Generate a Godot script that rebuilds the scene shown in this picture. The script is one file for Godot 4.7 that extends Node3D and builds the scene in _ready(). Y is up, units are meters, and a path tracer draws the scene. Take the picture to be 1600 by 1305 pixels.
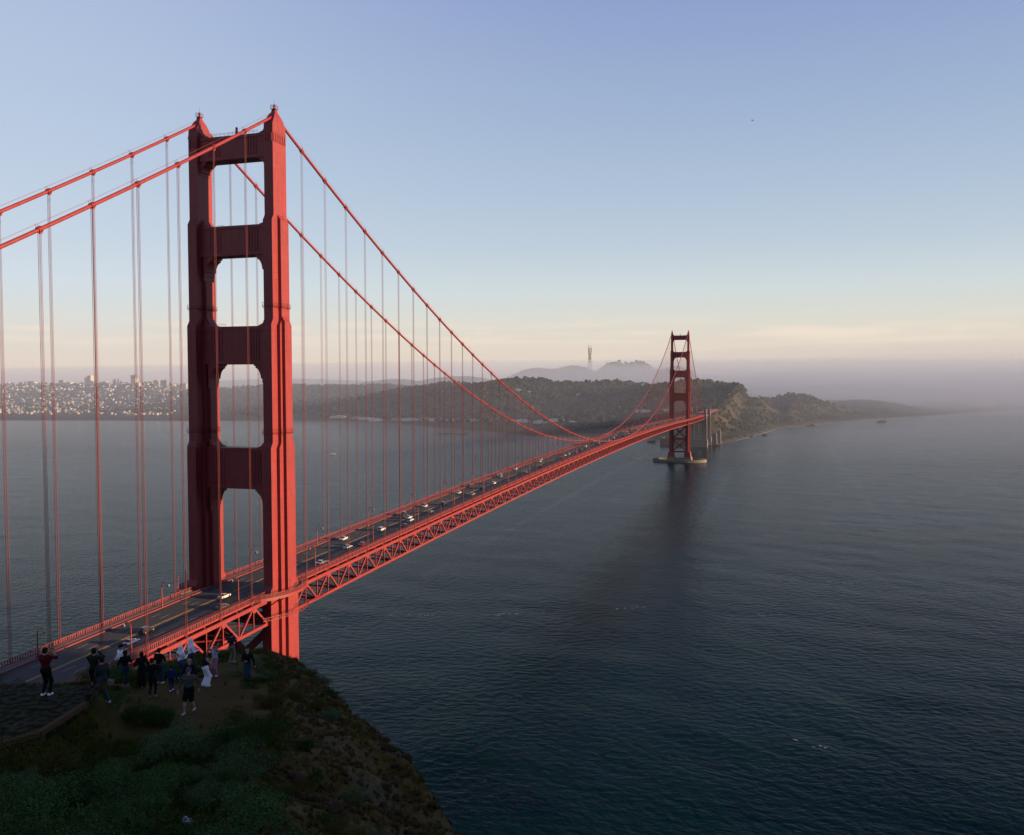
extends Node3D
# A suspension bridge across a strait, seen from an overlook on the northern headland in low evening sun.
# x runs west, y up, -z south along the bridge; the northern tower stands at z = 0.

const YAW := 0.297806
const PITCH := -0.041540
const ROLL := -0.001993
const CAM := Vector3(165.848, 138.887, 243.407)
const CELL := 1.0668
const PANEL := 15.24
const SPAN := 1280.16
const CABLE_X := 13.716

var rng := RandomNumberGenerator.new()
var used := {}
var mats := {}
var F := Vector3(-sin(YAW), 0, -cos(YAW))
var R := Vector3(cos(YAW), 0, -sin(YAW))

# ---------------------------------------------------------------- mesh building
class MB:
	var v := PackedVector3Array()
	var n := PackedVector3Array()
	var c := PackedColorArray()
	var ix := PackedInt32Array()
	var tint := Color(1, 1, 1)
	var colored := false

	func tri(a: Vector3, b: Vector3, d: Vector3) -> void:
		var k := (b - a).cross(d - a).normalized()
		var s := v.size()
		v.append_array([a, b, d])
		n.append_array([k, k, k])
		if colored:
			c.append_array([tint, tint, tint])
		ix.append_array([s, s + 2, s + 1])

	func quad(a: Vector3, b: Vector3, d: Vector3, e: Vector3) -> void:
		var k := (d - a).cross(e - b)
		k = k.normalized()
		var s := v.size()
		v.append_array([a, b, d, e])
		n.append_array([k, k, k, k])
		if colored:
			c.append_array([tint, tint, tint, tint])
		ix.append_array([s, s + 2, s + 1, s, s + 3, s + 2])

	func hexa(p: Array) -> void:  # 0-3 bottom ring, 4-7 top ring, counter-clockwise from above
		quad(p[3], p[2], p[1], p[0])
		quad(p[4], p[5], p[6], p[7])
		for i in 4:
			var j := (i + 1) % 4
			quad(p[i], p[j], p[j + 4], p[i + 4])

	func box(at: Vector3, size: Vector3, b := Basis.IDENTITY) -> void:
		var h := size * 0.5
		var p := []
		for y in [-h.y, h.y]:
			for q in [Vector2(-1, 1), Vector2(1, 1), Vector2(1, -1), Vector2(-1, -1)]:
				p.append(at + b * Vector3(q.x * h.x, y, q.y * h.z))
		hexa(p)

	func frustum(at: Vector3, s0: Vector2, s1: Vector2, y0: float, y1: float) -> void:
		var p := []
		for e in [[y0, s0], [y1, s1]]:
			for q in [Vector2(-1, 1), Vector2(1, 1), Vector2(1, -1), Vector2(-1, -1)]:
				p.append(at + Vector3(q.x * e[1].x, e[0], q.y * e[1].y))
		hexa(p)

	func bar(a: Vector3, b: Vector3, w: float, h: float, up := Vector3.UP) -> void:
		var d := (b - a).normalized()
		if absf(d.dot(up)) > 0.99:
			up = Vector3(1, 0, 0)
		var s := d.cross(up).normalized()
		var u := s.cross(d)
		box((a + b) * 0.5, Vector3(w, h, a.distance_to(b)), Basis(s, u, -d))

	func tube(pts: Array, rad: Array, sides := 8, closed := true) -> void:
		var first := v.size()
		var last := pts.size() - 1
		for i in pts.size():
			var d: Vector3 = (pts[mini(i + 1, last)] - pts[maxi(i - 1, 0)]).normalized()
			var up := Vector3.UP if absf(d.y) < 0.93 else Vector3(0, 0, 1)
			var s := d.cross(up).normalized()
			var u := s.cross(d)
			var r: float = rad[mini(i, rad.size() - 1)]
			for k in sides:
				var w := TAU * k / sides
				var o := s * cos(w) + u * sin(w)
				v.append(pts[i] + o * r)
				n.append(o)
				if colored:
					c.append(tint)
		for i in last:
			for k in sides:
				var a := first + i * sides + k
				var b := first + i * sides + (k + 1) % sides
				ix.append_array([a, b, b + sides, a, b + sides, a + sides])
		if closed:
			for e in [[0, -1], [last, 1]]:
				var mid: Vector3 = pts[e[0]]
				for k in sides:
					var a: Vector3 = v[first + e[0] * sides + k]
					var b: Vector3 = v[first + e[0] * sides + (k + 1) % sides]
					if e[1] > 0:
						tri(mid, b, a)
					else:
						tri(mid, a, b)

	func prism(poly: PackedVector2Array, z0: float, z1: float, x := Transform3D.IDENTITY) -> void:
		if Geometry2D.is_polygon_clockwise(poly):
			poly.reverse()
		var t := Geometry2D.triangulate_polygon(poly)
		for i in range(0, t.size(), 3):
			var q := [poly[t[i]], poly[t[i + 1]], poly[t[i + 2]]]
			if (q[1] - q[0]).cross(q[2] - q[0]) < 0:
				q.reverse()
			tri(x * Vector3(q[0].x, q[0].y, z1), x * Vector3(q[1].x, q[1].y, z1), x * Vector3(q[2].x, q[2].y, z1))
			tri(x * Vector3(q[0].x, q[0].y, z0), x * Vector3(q[2].x, q[2].y, z0), x * Vector3(q[1].x, q[1].y, z0))
		for i in poly.size():
			var a := poly[i]
			var b := poly[(i + 1) % poly.size()]
			quad(x * Vector3(a.x, a.y, z0), x * Vector3(b.x, b.y, z0), x * Vector3(b.x, b.y, z1), x * Vector3(a.x, a.y, z1))

	func blob(at: Vector3, r: Vector3, rings: int, sides: int, noise: FastNoiseLite, amp: float, off := 0.0) -> void:
		var first := v.size()
		for i in rings + 1:
			var a := PI * i / rings
			for k in sides:
				var w := TAU * k / sides
				var o := Vector3(sin(a) * cos(w), cos(a), sin(a) * sin(w))
				var g := 1.0 + amp * noise.get_noise_3d(o.x * 2.0 + off, o.y * 2.0, o.z * 2.0)
				v.append(at + o * r * g)
				n.append((o / r).normalized())
				if colored:
					c.append(tint)
		for i in rings:
			for k in sides:
				var a := first + i * sides + k
				var b := first + i * sides + (k + 1) % sides
				ix.append_array([a, a + sides, b, b, a + sides, b + sides])

	func smooth() -> void:
		var acc := PackedVector3Array()
		acc.resize(v.size())
		for i in range(0, ix.size(), 3):
			var k := (v[ix[i + 2]] - v[ix[i]]).cross(v[ix[i + 1]] - v[ix[i]])
			for j in 3:
				acc[ix[i + j]] += k
		for i in v.size():
			n[i] = acc[i].normalized()

	func mesh() -> ArrayMesh:
		var a := []
		a.resize(Mesh.ARRAY_MAX)
		a[Mesh.ARRAY_VERTEX] = v
		a[Mesh.ARRAY_NORMAL] = n
		if colored:
			a[Mesh.ARRAY_COLOR] = c
		a[Mesh.ARRAY_INDEX] = ix
		var m := ArrayMesh.new()
		m.add_surface_from_arrays(Mesh.PRIMITIVE_TRIANGLES, a)
		return m

# ---------------------------------------------------------------- nodes
func numbered(called: String) -> String:
	var k: int = used.get(called, 0)
	used[called] = k + 1
	return called if k == 0 else "%s_%03d" % [called, k]

func put(called: String, mesh: Mesh, m: Material, parent: Node = null) -> MeshInstance3D:
	var o := MeshInstance3D.new()
	o.mesh = mesh
	o.material_override = m
	if parent == null:
		o.name = numbered(called)
		add_child(o)
	else:
		o.name = called
		parent.add_child(o, true)
	return o

func holder(called: String, parent: Node = null) -> Node3D:
	var o := Node3D.new()
	if parent == null:
		o.name = numbered(called)
		add_child(o)
	else:
		o.name = called
		parent.add_child(o, true)
	return o

func tag(o: Node, label: String, category: String, group := "") -> void:
	o.set_meta("label", label)
	o.set_meta("category", category)
	if group:
		o.set_meta("group", group)

func copy_of(o: Node3D) -> Node3D:
	var base := String(o.name)
	if base.length() > 4 and base.substr(base.length() - 3).is_valid_int():
		base = base.substr(0, base.length() - 4)
	var d: Node3D = o.duplicate()
	d.name = numbered(base)
	add_child(d)
	return d

# ---------------------------------------------------------------- materials
func lin(r: float, g: float, b: float) -> Color:
	return Color(r, g, b).linear_to_srgb()

func noise(freq: float, seed_: int, oct := 4, kind := FastNoiseLite.TYPE_SIMPLEX_SMOOTH) -> FastNoiseLite:
	var f := FastNoiseLite.new()
	f.noise_type = kind
	f.frequency = freq
	f.seed = seed_
	f.fractal_octaves = oct
	return f

func noise_tex(freq: float, seed_: int, stops: Array, size := 512, oct := 5) -> NoiseTexture2D:
	var t := NoiseTexture2D.new()
	t.width = size
	t.height = size
	t.seamless = true
	t.noise = noise(freq, seed_, oct)
	var g := Gradient.new()
	var off := PackedFloat32Array()
	var col := PackedColorArray()
	for s in stops:
		off.append(s[0])
		col.append(s[1])
	g.offsets = off
	g.colors = col
	t.color_ramp = g
	return t

func grey(x: float) -> Color:
	return Color(x, x, x)

func mat(called: String, color: Color, rough := 0.7, tex: Texture2D = null, scale := 0.1, vertex := false) -> StandardMaterial3D:
	var m := StandardMaterial3D.new()
	m.resource_name = called
	m.albedo_color = color
	m.roughness = rough
	m.vertex_color_use_as_albedo = vertex
	if tex:
		m.albedo_texture = tex
		m.uv1_triplanar = true
		m.uv1_world_triplanar = true
		m.uv1_scale = Vector3.ONE * scale
	mats[called] = m
	return m

func plate_tex() -> ImageTexture:
	# riveted plates, one cell wide and three cells tall, with rain streaks in the paint
	var n := noise(0.03, 4, 4).get_seamless_image(512, 512)
	var im := Image.create_empty(512, 512, false, Image.FORMAT_RGB8)
	rng.seed = 11
	var tone := []
	for i in 32 * 11:
		tone.append(rng.randf_range(0.95, 1.0))
	for y in 512:
		for x in 512:
			var g := 0.84 + 0.16 * n.get_pixel(x, y / 7).r
			g *= tone[(x / 16) * 11 + mini(y / 48, 10)]
			if y % 48 < 2:
				g *= 0.86
			if x % 16 == 0:
				g *= 0.92
			im.set_pixel(x, y, Color(g, g, g))
	return ImageTexture.create_from_image(im)

func make_materials() -> void:
	var worn := noise_tex(0.012, 3, [[0.0, grey(0.8)], [0.4, grey(0.94)], [1.0, grey(1.0)]])
	var grain := noise_tex(0.05, 5, [[0.0, grey(0.62)], [0.5, grey(0.88)], [1.0, grey(1.0)]])
	mat("steel", lin(0.258, 0.027, 0.030), 0.55, plate_tex(), 1.0 / (32.0 * CELL))
	mat("rope", lin(0.20, 0.028, 0.027), 0.6)
	mat("rail", lin(0.20, 0.023, 0.021), 0.6)
	mat("asphalt", lin(0.055, 0.055, 0.058), 0.9, grain, 0.11)
	mat("walk", lin(0.16, 0.15, 0.14), 0.9, grain, 0.2)
	mat("yellow", lin(0.62, 0.33, 0.05), 0.7, grain, 0.3)
	mat("white_line", lin(0.45, 0.45, 0.44), 0.8, grain, 0.4)
	mat("concrete", lin(0.23, 0.205, 0.175), 0.9, noise_tex(0.02, 9, [[0.0, grey(0.6)], [0.5, grey(0.85)], [1.0, grey(1.0)]]), 0.06)
	mat("old_concrete", lin(0.050, 0.048, 0.032), 0.95, noise_tex(0.03, 19, [[0.0, Color(0.2, 0.24, 0.12)], [0.42, Color(0.62, 0.62, 0.5)], [0.6, grey(0.9)], [1.0, grey(1.0)]]), 0.16)
	mat("timber", lin(0.11, 0.068, 0.036), 0.9, grain, 0.8)
	mat("brick", lin(0.24, 0.1, 0.07), 0.95, grain, 0.1)
	mat("glass", lin(0.02, 0.025, 0.03), 0.12)
	mat("tyre", lin(0.015, 0.015, 0.015), 0.9)
	mat("metal", lin(0.22, 0.22, 0.23), 0.4)
	mat("dark_metal", lin(0.05, 0.05, 0.05), 0.6)
	mat("head_lamp", lin(0.75, 0.75, 0.72), 0.2)
	mat("tail_lamp", lin(0.35, 0.01, 0.01), 0.3)
	mat("foam", lin(0.62, 0.64, 0.65), 0.9)
	mat("wood_dark", lin(0.05, 0.045, 0.04), 0.9)
	mat("ground", Color.WHITE, 0.95, noise_tex(0.03, 21, [[0.0, grey(0.45)], [0.5, grey(0.85)], [1.0, grey(1.0)]], 1024, 6), 0.18, true)
	mat("land", Color.WHITE, 0.95, noise_tex(0.03, 22, [[0.0, grey(0.55)], [0.5, grey(0.85)], [1.0, grey(1.0)]], 1024, 6), 0.0035, true)
	mat("tint", Color.WHITE, 0.85, null, 0.1, true)
	var leaf := mat("leaf", Color.WHITE, 0.75, null, 0.1, true)
	leaf.backlight_enabled = true
	leaf.backlight = lin(0.15, 0.2, 0.08)
	mat("crown", Color.WHITE, 0.95, null, 0.1, true)
	mat("bark", lin(0.06, 0.05, 0.04), 0.95)
	mat("cloth", Color.WHITE, 0.9, null, 0.1, true)
	mat("rock", lin(0.085, 0.052, 0.026), 0.95, grain, 0.35)
	for k in ["ground", "land", "leaf", "crown", "bark", "cloth", "rock", "timber", "old_concrete", "brick"]:
		mats[k].metallic_specular = 0.16

# ---------------------------------------------------------------- stage
func make_stage() -> void:
	var cam := Camera3D.new()
	cam.name = "camera"
	cam.fov = rad_to_deg(2.0 * atan(652.5 / 1369.48))
	cam.near = 0.5
	cam.far = 40000.0
	cam.transform = Transform3D(Basis.from_euler(Vector3(PITCH, YAW, ROLL), EULER_ORDER_YXZ), CAM)
	add_child(cam)
	cam.current = true

	var env := Environment.new()
	env.background_mode = Environment.BG_SKY
	env.tonemap_mode = Environment.TONE_MAPPER_LINEAR
	env.tonemap_exposure = 2.1
	env.sdfgi_enabled = true
	env.ssao_enabled = true
	env.ssil_enabled = true
	var sky := Sky.new()
	var sm := PanoramaSkyMaterial.new()
	sm.panorama = make_sky()
	sky.sky_material = sm
	env.sky = sky
	env.background_energy_multiplier = 0.49
	env.fog_enabled = true
	env.fog_density = 0.000006
	env.fog_light_color = Color(0.86, 0.91, 1.0)
	env.volumetric_fog_enabled = true
	env.volumetric_fog_density = 0.0
	var we := WorldEnvironment.new()
	we.name = "environment"
	we.environment = env
	add_child(we)

	var sun := DirectionalLight3D.new()
	sun.name = "sun"
	sun.light_color = Color(1.0, 0.84, 0.66)
	sun.light_energy = 1.6
	sun.light_angular_distance = 0.55
	sun.shadow_enabled = true
	var az := deg_to_rad(4.5)
	var al := deg_to_rad(7.2)
	var to_sun := Vector3(cos(al) * cos(az), sin(al), -cos(al) * sin(az))
	sun.basis = Basis.looking_at(-to_sun, Vector3.UP)
	add_child(sun)

func make_sky() -> ImageTexture:
	var w := 2048
	var h := 1024
	var im := Image.create_empty(w, h, false, Image.FORMAT_RGBAF)
	# colours by height above the horizon, in degrees
	var e := [-90.0, 0.0, 1.2, 2.6, 4.2, 6.0, 8.5, 12.0, 16.0, 23.0, 40.0, 90.0]
	var s := [[176, 172, 175], [217, 199, 186], [225, 209, 194], [224, 214, 199], [216, 217, 208], [205, 215, 218], [188, 203, 216], [172, 191, 213], [158, 179, 208], [137, 157, 201], [92, 109, 154], [62, 77, 113]]
	var wisps := noise(1.0, 12, 5)
	for y in h:
		var el := 90.0 - 180.0 * (y + 0.5) / h
		var k := 0
		while k < e.size() - 2 and el > e[k + 1]:
			k += 1
		var t := clampf((el - e[k]) / (e[k + 1] - e[k]), 0.0, 1.0)
		var a := Color8(s[k][0], s[k][1], s[k][2]).srgb_to_linear()
		var b := Color8(s[k + 1][0], s[k + 1][1], s[k + 1][2]).srgb_to_linear()
		var col := a.lerp(b, t)
		# the sky is paler towards the east, on the bay side
		for x in (w if el > 0.0 and el <= 60.0 else 0):
			var east := pow(0.5 + 0.5 * cos(TAU * x / w + 0.87), 20.0)
			var pale := col.lerp(Color(0.66, 0.76, 0.90), 0.36 * east * clampf(el / 6.0, 0.0, 1.0) * clampf((60.0 - el) / 20.0, 0.0, 1.0))
			im.set_pixel(x, y, pale)
		if el < 0.0 or el > 60.0:
			im.fill_rect(Rect2i(0, y, w, 1), col)
		if el > 0.8 and el < 6.0:
			var band := exp(-pow((el - 3.0) / 0.75, 2.0))
			for x in w:
				var az := TAU * x / w
				var g := wisps.get_noise_3d(cos(az) * 5.0, el * 1.7, sin(az) * 5.0)
				var f := clampf((g - 0.04) * 3.4, 0.0, 1.0) * band * 0.95
				if f > 0.003:
					im.set_pixel(x, y, im.get_pixel(x, y).lerp(Color(0.86, 0.74, 0.62), f))
	return ImageTexture.create_from_image(im)

# ---------------------------------------------------------------- the setting
func pl(x: float, xs: Array, ys: Array) -> float:
	if x <= xs[0]:
		return ys[0]
	for i in range(1, xs.size()):
		if x <= xs[i]:
			return lerpf(ys[i - 1], ys[i], (x - xs[i - 1]) / (xs[i] - xs[i - 1]))
	return ys[-1]

func structure(o: Node) -> Node:
	o.set_meta("kind", "structure")
	return o

func stuff(o: Node) -> Node:
	o.set_meta("kind", "stuff")
	return o

func grid(xs: PackedFloat32Array, zs: PackedFloat32Array, height: Callable, color: Callable) -> MB:
	var b := MB.new()
	b.colored = true
	var w := xs.size()
	for j in zs.size():
		for i in w:
			var p := Vector3(xs[i], height.call(xs[i], zs[j]), zs[j])
			b.v.append(p)
			b.n.append(Vector3.UP)
			b.c.append(Color.WHITE)
	for j in zs.size() - 1:
		for i in w - 1:
			var a := j * w + i
			b.ix.append_array([a, a + w, a + 1, a + 1, a + w, a + w + 1])
	b.smooth()
	for i in b.n.size():
		if b.n[i].y < 0:
			b.n[i] = -b.n[i]
		b.c[i] = color.call(b.v[i], b.n[i])
	return b

func lines(a: float, b: float, step: float) -> PackedFloat32Array:
	var o := PackedFloat32Array()
	var k := int(round(absf(b - a) / step))
	for i in k + 1:
		o.append(lerpf(a, b, float(i) / k))
	return o

var swell := FastNoiseLite.new()
var chop := FastNoiseLite.new()
var patches := FastNoiseLite.new()

func sea_height(x: float, z: float) -> float:
	var edge := clampf(minf(minf(x + 1500.0, 1700.0 - x), minf(z + 2500.0, 420.0 - z)) / 120.0, 0.0, 1.0)
	var a := swell.get_noise_2d(x * 0.7 + z * 0.25, z * 1.1 - x * 0.25)
	var b := chop.get_noise_2d(x, z)
	var gust := clampf(0.5 + 1.3 * patches.get_noise_2d(x * 1.5 + 300.0, z * 2.6), 0.0, 1.0)
	return edge * (0.6 * a + lerpf(0.05, 0.36, gust) * b)

func make_sea() -> void:
	swell = noise(0.016, 41, 3)
	chop = noise(0.055, 42, 2)
	patches = noise(0.0022, 43, 4)
	var xs := lines(-1500, 1700, 7.0)
	var zs := lines(420, -2500, 7.0)
	var deep := Color(0.0010, 0.0115, 0.0160)
	var shallow := Color(0.0022, 0.0200, 0.0275)
	var col := func(p: Vector3, _n: Vector3) -> Color:
		return deep.lerp(shallow, clampf(0.5 + 0.9 * patches.get_noise_2d(p.x, p.z * 1.6), 0.0, 1.0))
	var b := grid(xs, zs, sea_height, col)
	b.tint = deep.lerp(shallow, 0.5)
	for q in [[-9000, -1500, 420, -2500], [1700, 9000, 420, -2500], [-9000, 9000, -2500, -14000], [-9000, 9000, 2500, 420]]:
		b.quad(Vector3(q[0], 0, q[2]), Vector3(q[1], 0, q[2]), Vector3(q[1], 0, q[3]), Vector3(q[0], 0, q[3]))
	var m := StandardMaterial3D.new()
	m.resource_name = "sea_water"
	m.vertex_color_use_as_albedo = true
	m.roughness = 0.12
	m.metallic_specular = 0.09
	m.normal_enabled = true
	var t := NoiseTexture2D.new()
	t.width = 2048
	t.height = 2048
	t.seamless = true
	t.as_normal_map = true
	t.bump_strength = 9.0
	var f := noise(0.011, 44, 6)
	f.fractal_gain = 0.54
	f.domain_warp_enabled = true
	f.domain_warp_amplitude = 14.0
	f.domain_warp_frequency = 0.01
	t.noise = f
	m.normal_texture = t
	m.normal_scale = 0.62
	m.uv1_triplanar = true
	m.uv1_world_triplanar = true
	m.uv1_scale = Vector3(1.0 / 170.0, 1.0 / 170.0, 1.0 / 120.0)
	structure(put("water", b.mesh(), m))

# far shore -------------------------------------------------------
const SHORE_X := [-9000.0, -4200.0, -2544.0, -2313.0, -1847.0, -1422.0, -1163.0, -783.0, -585.0, -417.0, -150.0, -45.0, 25.0, 60.0, 166.0, 300.0, 495.0, 860.0, 1263.0, 2300.0, 4500.0, 9000.0]
const SHORE_Z := [-1700.0, -2080.0, -2250.0, -2310.0, -2379.0, -2439.0, -2458.0, -2145.0, -1970.0, -1876.0, -1800.0, -1690.0, -1690.0, -1790.0, -2440.0, -2760.0, -3143.0, -3740.0, -4418.0, -5200.0, -5600.0, -6000.0]
var shore_n := FastNoiseLite.new()
var hill_n := FastNoiseLite.new()
var cliff_n := FastNoiseLite.new()
# centre x, centre z, reach x, reach z, height
const HILLS := [[-5200.0, -4600.0, 1700.0, 900.0, 118.0], [-3900.0, -4500.0, 1000.0, 800.0, 112.0], [-2600.0, -4250.0, 900.0, 700.0, 100.0], [-1900.0, -4100.0, 700.0, 650.0, 98.0], [-1500.0, -5300.0, 1500.0, 600.0, 112.0],
	[-1150.0, -3150.0, 420.0, 560.0, 112.0], [-800.0, -3050.0, 400.0, 560.0, 130.0], [-450.0, -3100.0, 330.0, 560.0, 118.0], [-120.0, -2900.0, 300.0, 560.0, 122.0], [110.0, -2650.0, 190.0, 420.0, 124.0], [60.0, -2150.0, 120.0, 300.0, 82.0], [200.0, -3250.0, 200.0, 420.0, 78.0], [480.0, -3950.0, 300.0, 420.0, 46.0],
	[-2550.0, -7000.0, 700.0, 500.0, 172.0], [-3300.0, -7300.0, 600.0, 500.0, 150.0], [-6300.0, -10300.0, 2600.0, 700.0, 165.0],
	[-2250.0, -8500.0, 420.0, 500.0, 250.0], [-1850.0, -8500.0, 380.0, 500.0, 272.0], [-1420.0, -8400.0, 260.0, 480.0, 306.0], [-1180.0, -8500.0, 250.0, 500.0, 308.0], [-850.0, -8700.0, 300.0, 500.0, 262.0],
	[600.0, -6800.0, 1500.0, 700.0, 100.0], [2300.0, -6900.0, 1500.0, 600.0, 95.0]]

func shore_line(x: float) -> float:
	return pl(x, SHORE_X, SHORE_Z) + 26.0 * shore_n.get_noise_1d(x)

func land_height(x: float, z: float) -> float:
	var zs := shore_line(x)
	var e := (shore_line(x + 30.0) - shore_line(x - 30.0)) / 60.0
	var d := (zs - z) / sqrt(1.0 + e * e)
	if d < -60.0:
		return -14.0
	var west := smoothstep(20.0, 120.0, x) * (1.0 - smoothstep(450.0, 1000.0, x))
	var h := clampf(d * 0.09, -14.0, 3.0) + clampf((d - 60.0) * 0.006, 0.0, 8.0)
	var s := 0.0
	for k in HILLS:
		var a: float = (x - k[0]) / k[2]
		var b: float = (z - k[1]) / k[3]
		var q := a * a + b * b
		if q < 6.0:
			s += pow(k[4] * exp(-q), 4.0)
	var hill := pow(s, 0.25)
	var rise := smoothstep(10.0, 420.0, d)
	if west > 0.0:
		rise = lerpf(rise, smoothstep(-10.0, 210.0, d), west)
		var gully := absf(cliff_n.get_noise_2d(x * 1.3 + 0.6 * z, z * 0.7))
		hill += west * (20.0 * cliff_n.get_noise_2d(x, z) - 34.0 * (0.25 - minf(gully, 0.25))) * smoothstep(0.0, 50.0, d) * (1.0 - smoothstep(220.0, 460.0, d))
	h += hill * rise
	return h + rise * 7.0 * hill_n.get_noise_2d(x, z)

func land_color(p: Vector3, n: Vector3) -> Color:
	var g := hill_n.get_noise_2d(p.x * 1.7 + 900.0, p.z * 1.7)
	var f := cliff_n.get_noise_2d(p.x * 2.3, p.z * 2.3 + 500.0)
	var forest := Color(0.024, 0.030, 0.018)
	var grass := Color(0.060, 0.068, 0.034)
	var soil := Color(0.115, 0.085, 0.058)
	var sand := Color(0.19, 0.165, 0.135)
	var town := Color(0.10, 0.098, 0.096)
	var c := forest.lerp(grass, clampf(0.35 + g, 0.0, 1.0))
	if p.x > 0.0 and p.z > -4300.0:
		c = c.lerp(soil, clampf(f * 2.6 + 0.35, 0.0, 1.0) * smoothstep(0.98, 0.86, n.y))
	if p.x < -0.73 * (-p.z + 243.0) and p.z > -5200.0:
		c = c.lerp(town, 0.7)
	if p.x > -1700.0 and p.x < -400.0 and p.y < 7.0:
		c = c.lerp(grass, 0.7)
	if p.y < 2.6:
		c = c.lerp(sand, smoothstep(2.6, 1.6, p.y))
	return c

func make_far_land() -> void:
	shore_n = noise(0.004, 51, 3)
	hill_n = noise(0.0035, 52, 4)
	cliff_n = noise(0.011, 53, 4)
	var xs := lines(-9000, -1800, 60.0)
	xs.resize(xs.size() - 1)
	xs.append_array(lines(-1800, -200, 32.0))
	xs.resize(xs.size() - 1)
	xs.append_array(lines(-200, 1300, 14.0))
	xs.resize(xs.size() - 1)
	xs.append_array(lines(1300, 6000, 60.0))
	var zs := lines(-1600, -4400, 16.0)
	zs.resize(zs.size() - 1)
	zs.append_array(lines(-4400, -11500, 70.0))
	var b := grid(xs, zs, land_height, land_color)
	structure(put("land", b.mesh(), mats.land))

# near headland ---------------------------------------------------
const RIM := [[9.0, -12.0], [4.0, -1.0], [0.5, 6.0], [-3.2, 13.0], [-5.0, 19.5], [-6.7, 24.5], [-9.0, 34.0], [-12.0, 44.0], [-14.5, 52.0], [-16.5, 57.0], [-19.0, 55.0], [-18.5, 48.0], [-19.8, 43.5], [-24.0, 40.0], [-32.0, 34.0], [-48.0, 24.0], [-60.0, -40.0], [30.0, -60.0]]
const PLATFORM := [[-15.45, 31.9], [-14.75, 29.9], [-15.0, 27.3], [-17.5, 24.6], [-27.0, 24.0], [-27.0, 32.4]]
var platform := PackedVector2Array()
var rim := PackedVector2Array()
var bump_n := FastNoiseLite.new()
var crag_n := FastNoiseLite.new()

func rim_distance(p: Vector2) -> float:
	var d := 1e9
	for i in rim.size():
		d = minf(d, p.distance_to(Geometry2D.get_closest_point_to_segment(p, rim[i], rim[(i + 1) % rim.size()])))
	return -d if Geometry2D.is_point_in_polygon(p, rim) else d

func ground_uv(u: float, v: float) -> float:
	var s := rim_distance(Vector2(u, v))
	var top := pl(v, [-60.0, 0.0, 8.0, 14.0, 22.0, 30.0, 34.0, 42.0, 50.0, 56.0, 64.0, 80.0, 400.0], [150.0, 137.2, 132.6, 130.2, 128.0, 126.4, 125.9, 124.3, 122.8, 121.5, 120.0, 118.0, 118.0])
	var path := exp(-pow((u + 13.0 - 0.05 * (v - 34.0)) / 5.0, 2.0)) * smoothstep(28.0, 34.0, v)
	top += 0.35 * bump_n.get_noise_2d(u, v) * (1.0 - 0.85 * path)
	if u < -10.0 and v > 18.0 and v < 40.0:
		var dp := 1e9
		for i in PLATFORM.size():
			var pa := Vector2(PLATFORM[i][0], PLATFORM[i][1])
			var pb := Vector2(PLATFORM[(i + 1) % PLATFORM.size()][0], PLATFORM[(i + 1) % PLATFORM.size()][1])
			dp = minf(dp, Vector2(u, v).distance_to(Geometry2D.get_closest_point_to_segment(Vector2(u, v), pa, pb)))
		if Geometry2D.is_point_in_polygon(Vector2(u, v), platform):
			dp = 0.0
		top = maxf(top, minf(top + 1.6, 127.5 + 0.06 * bump_n.get_noise_2d(u * 4.0, v * 4.0) - 1.1 * dp))
	var sp := maxf(s, 0.0)
	var facing := smoothstep(-24.0, -14.0, u - (v - 55.0) * 0.2)
	var rough := smoothstep(0.0, 2.5, sp) * (0.5 * crag_n.get_noise_2d(u * 1.1, v * 0.7) + 0.2 * crag_n.get_noise_2d(u * 3.0 + 70.0, v * 2.4))
	var bench := pl(v, [10.0, 24.0, 28.0, 35.0, 44.0, 52.0], [6.0, 5.6, 5.0, 4.3, 2.8, 1.9])
	var steep := 0.42 * minf(sp, bench) + 2.0 * maxf(sp - bench, 0.0)
	var gentle := 0.28 * minf(sp, 4.0) + 0.72 * maxf(sp - 4.0, 0.0)
	return maxf(top - lerpf(gentle, steep, facing) + rough, -6.0)

func to_world(u: float, v: float, y: float) -> Vector3:
	var p := CAM + R * u + F * v
	return Vector3(p.x, y, p.z)

func on_ground(u: float, v: float, lift := 0.0) -> Vector3:
	return to_world(u, v, ground_uv(u, v) + lift)

func ground_color(u: float, v: float, n: Vector3) -> Color:
	var s := rim_distance(Vector2(u, v))
	var a := bump_n.get_noise_2d(u * 3.0 + 40.0, v * 3.0)
	var b := crag_n.get_noise_2d(u * 2.0, v * 2.0 + 90.0)
	var soil := Color(0.076, 0.050, 0.015).lerp(Color(0.10, 0.068, 0.024), clampf(0.5 + a, 0.0, 1.0))
	var grass := Color(0.022, 0.040, 0.005).lerp(Color(0.050, 0.050, 0.008), clampf(0.5 + 1.2 * b, 0.0, 1.0))
	var rock := Color(0.16, 0.095, 0.036).lerp(Color(0.13, 0.11, 0.062), clampf(0.5 + 1.6 * a, 0.0, 1.0)).lerp(Color(0.20, 0.10, 0.028), clampf(b * 2.0, 0.0, 1.0))
	var path := smoothstep(-0.1, 0.35, 1.1 - absf(u + 13.2 - 0.05 * (v - 34.0)) / 4.2 + 0.5 * a) * smoothstep(28.5, 32.0, v + 3.0 * a) * smoothstep(54.0, 48.0, v)
	var c := grass.lerp(soil, clampf(path, 0.0, 1.0))
	var edge := smoothstep(-2.0, 1.2, s + 2.2 * a)
	return c.lerp(rock.lerp(grass, clampf(b * 1.8 - 0.1, 0.0, 0.8)), edge)

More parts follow.
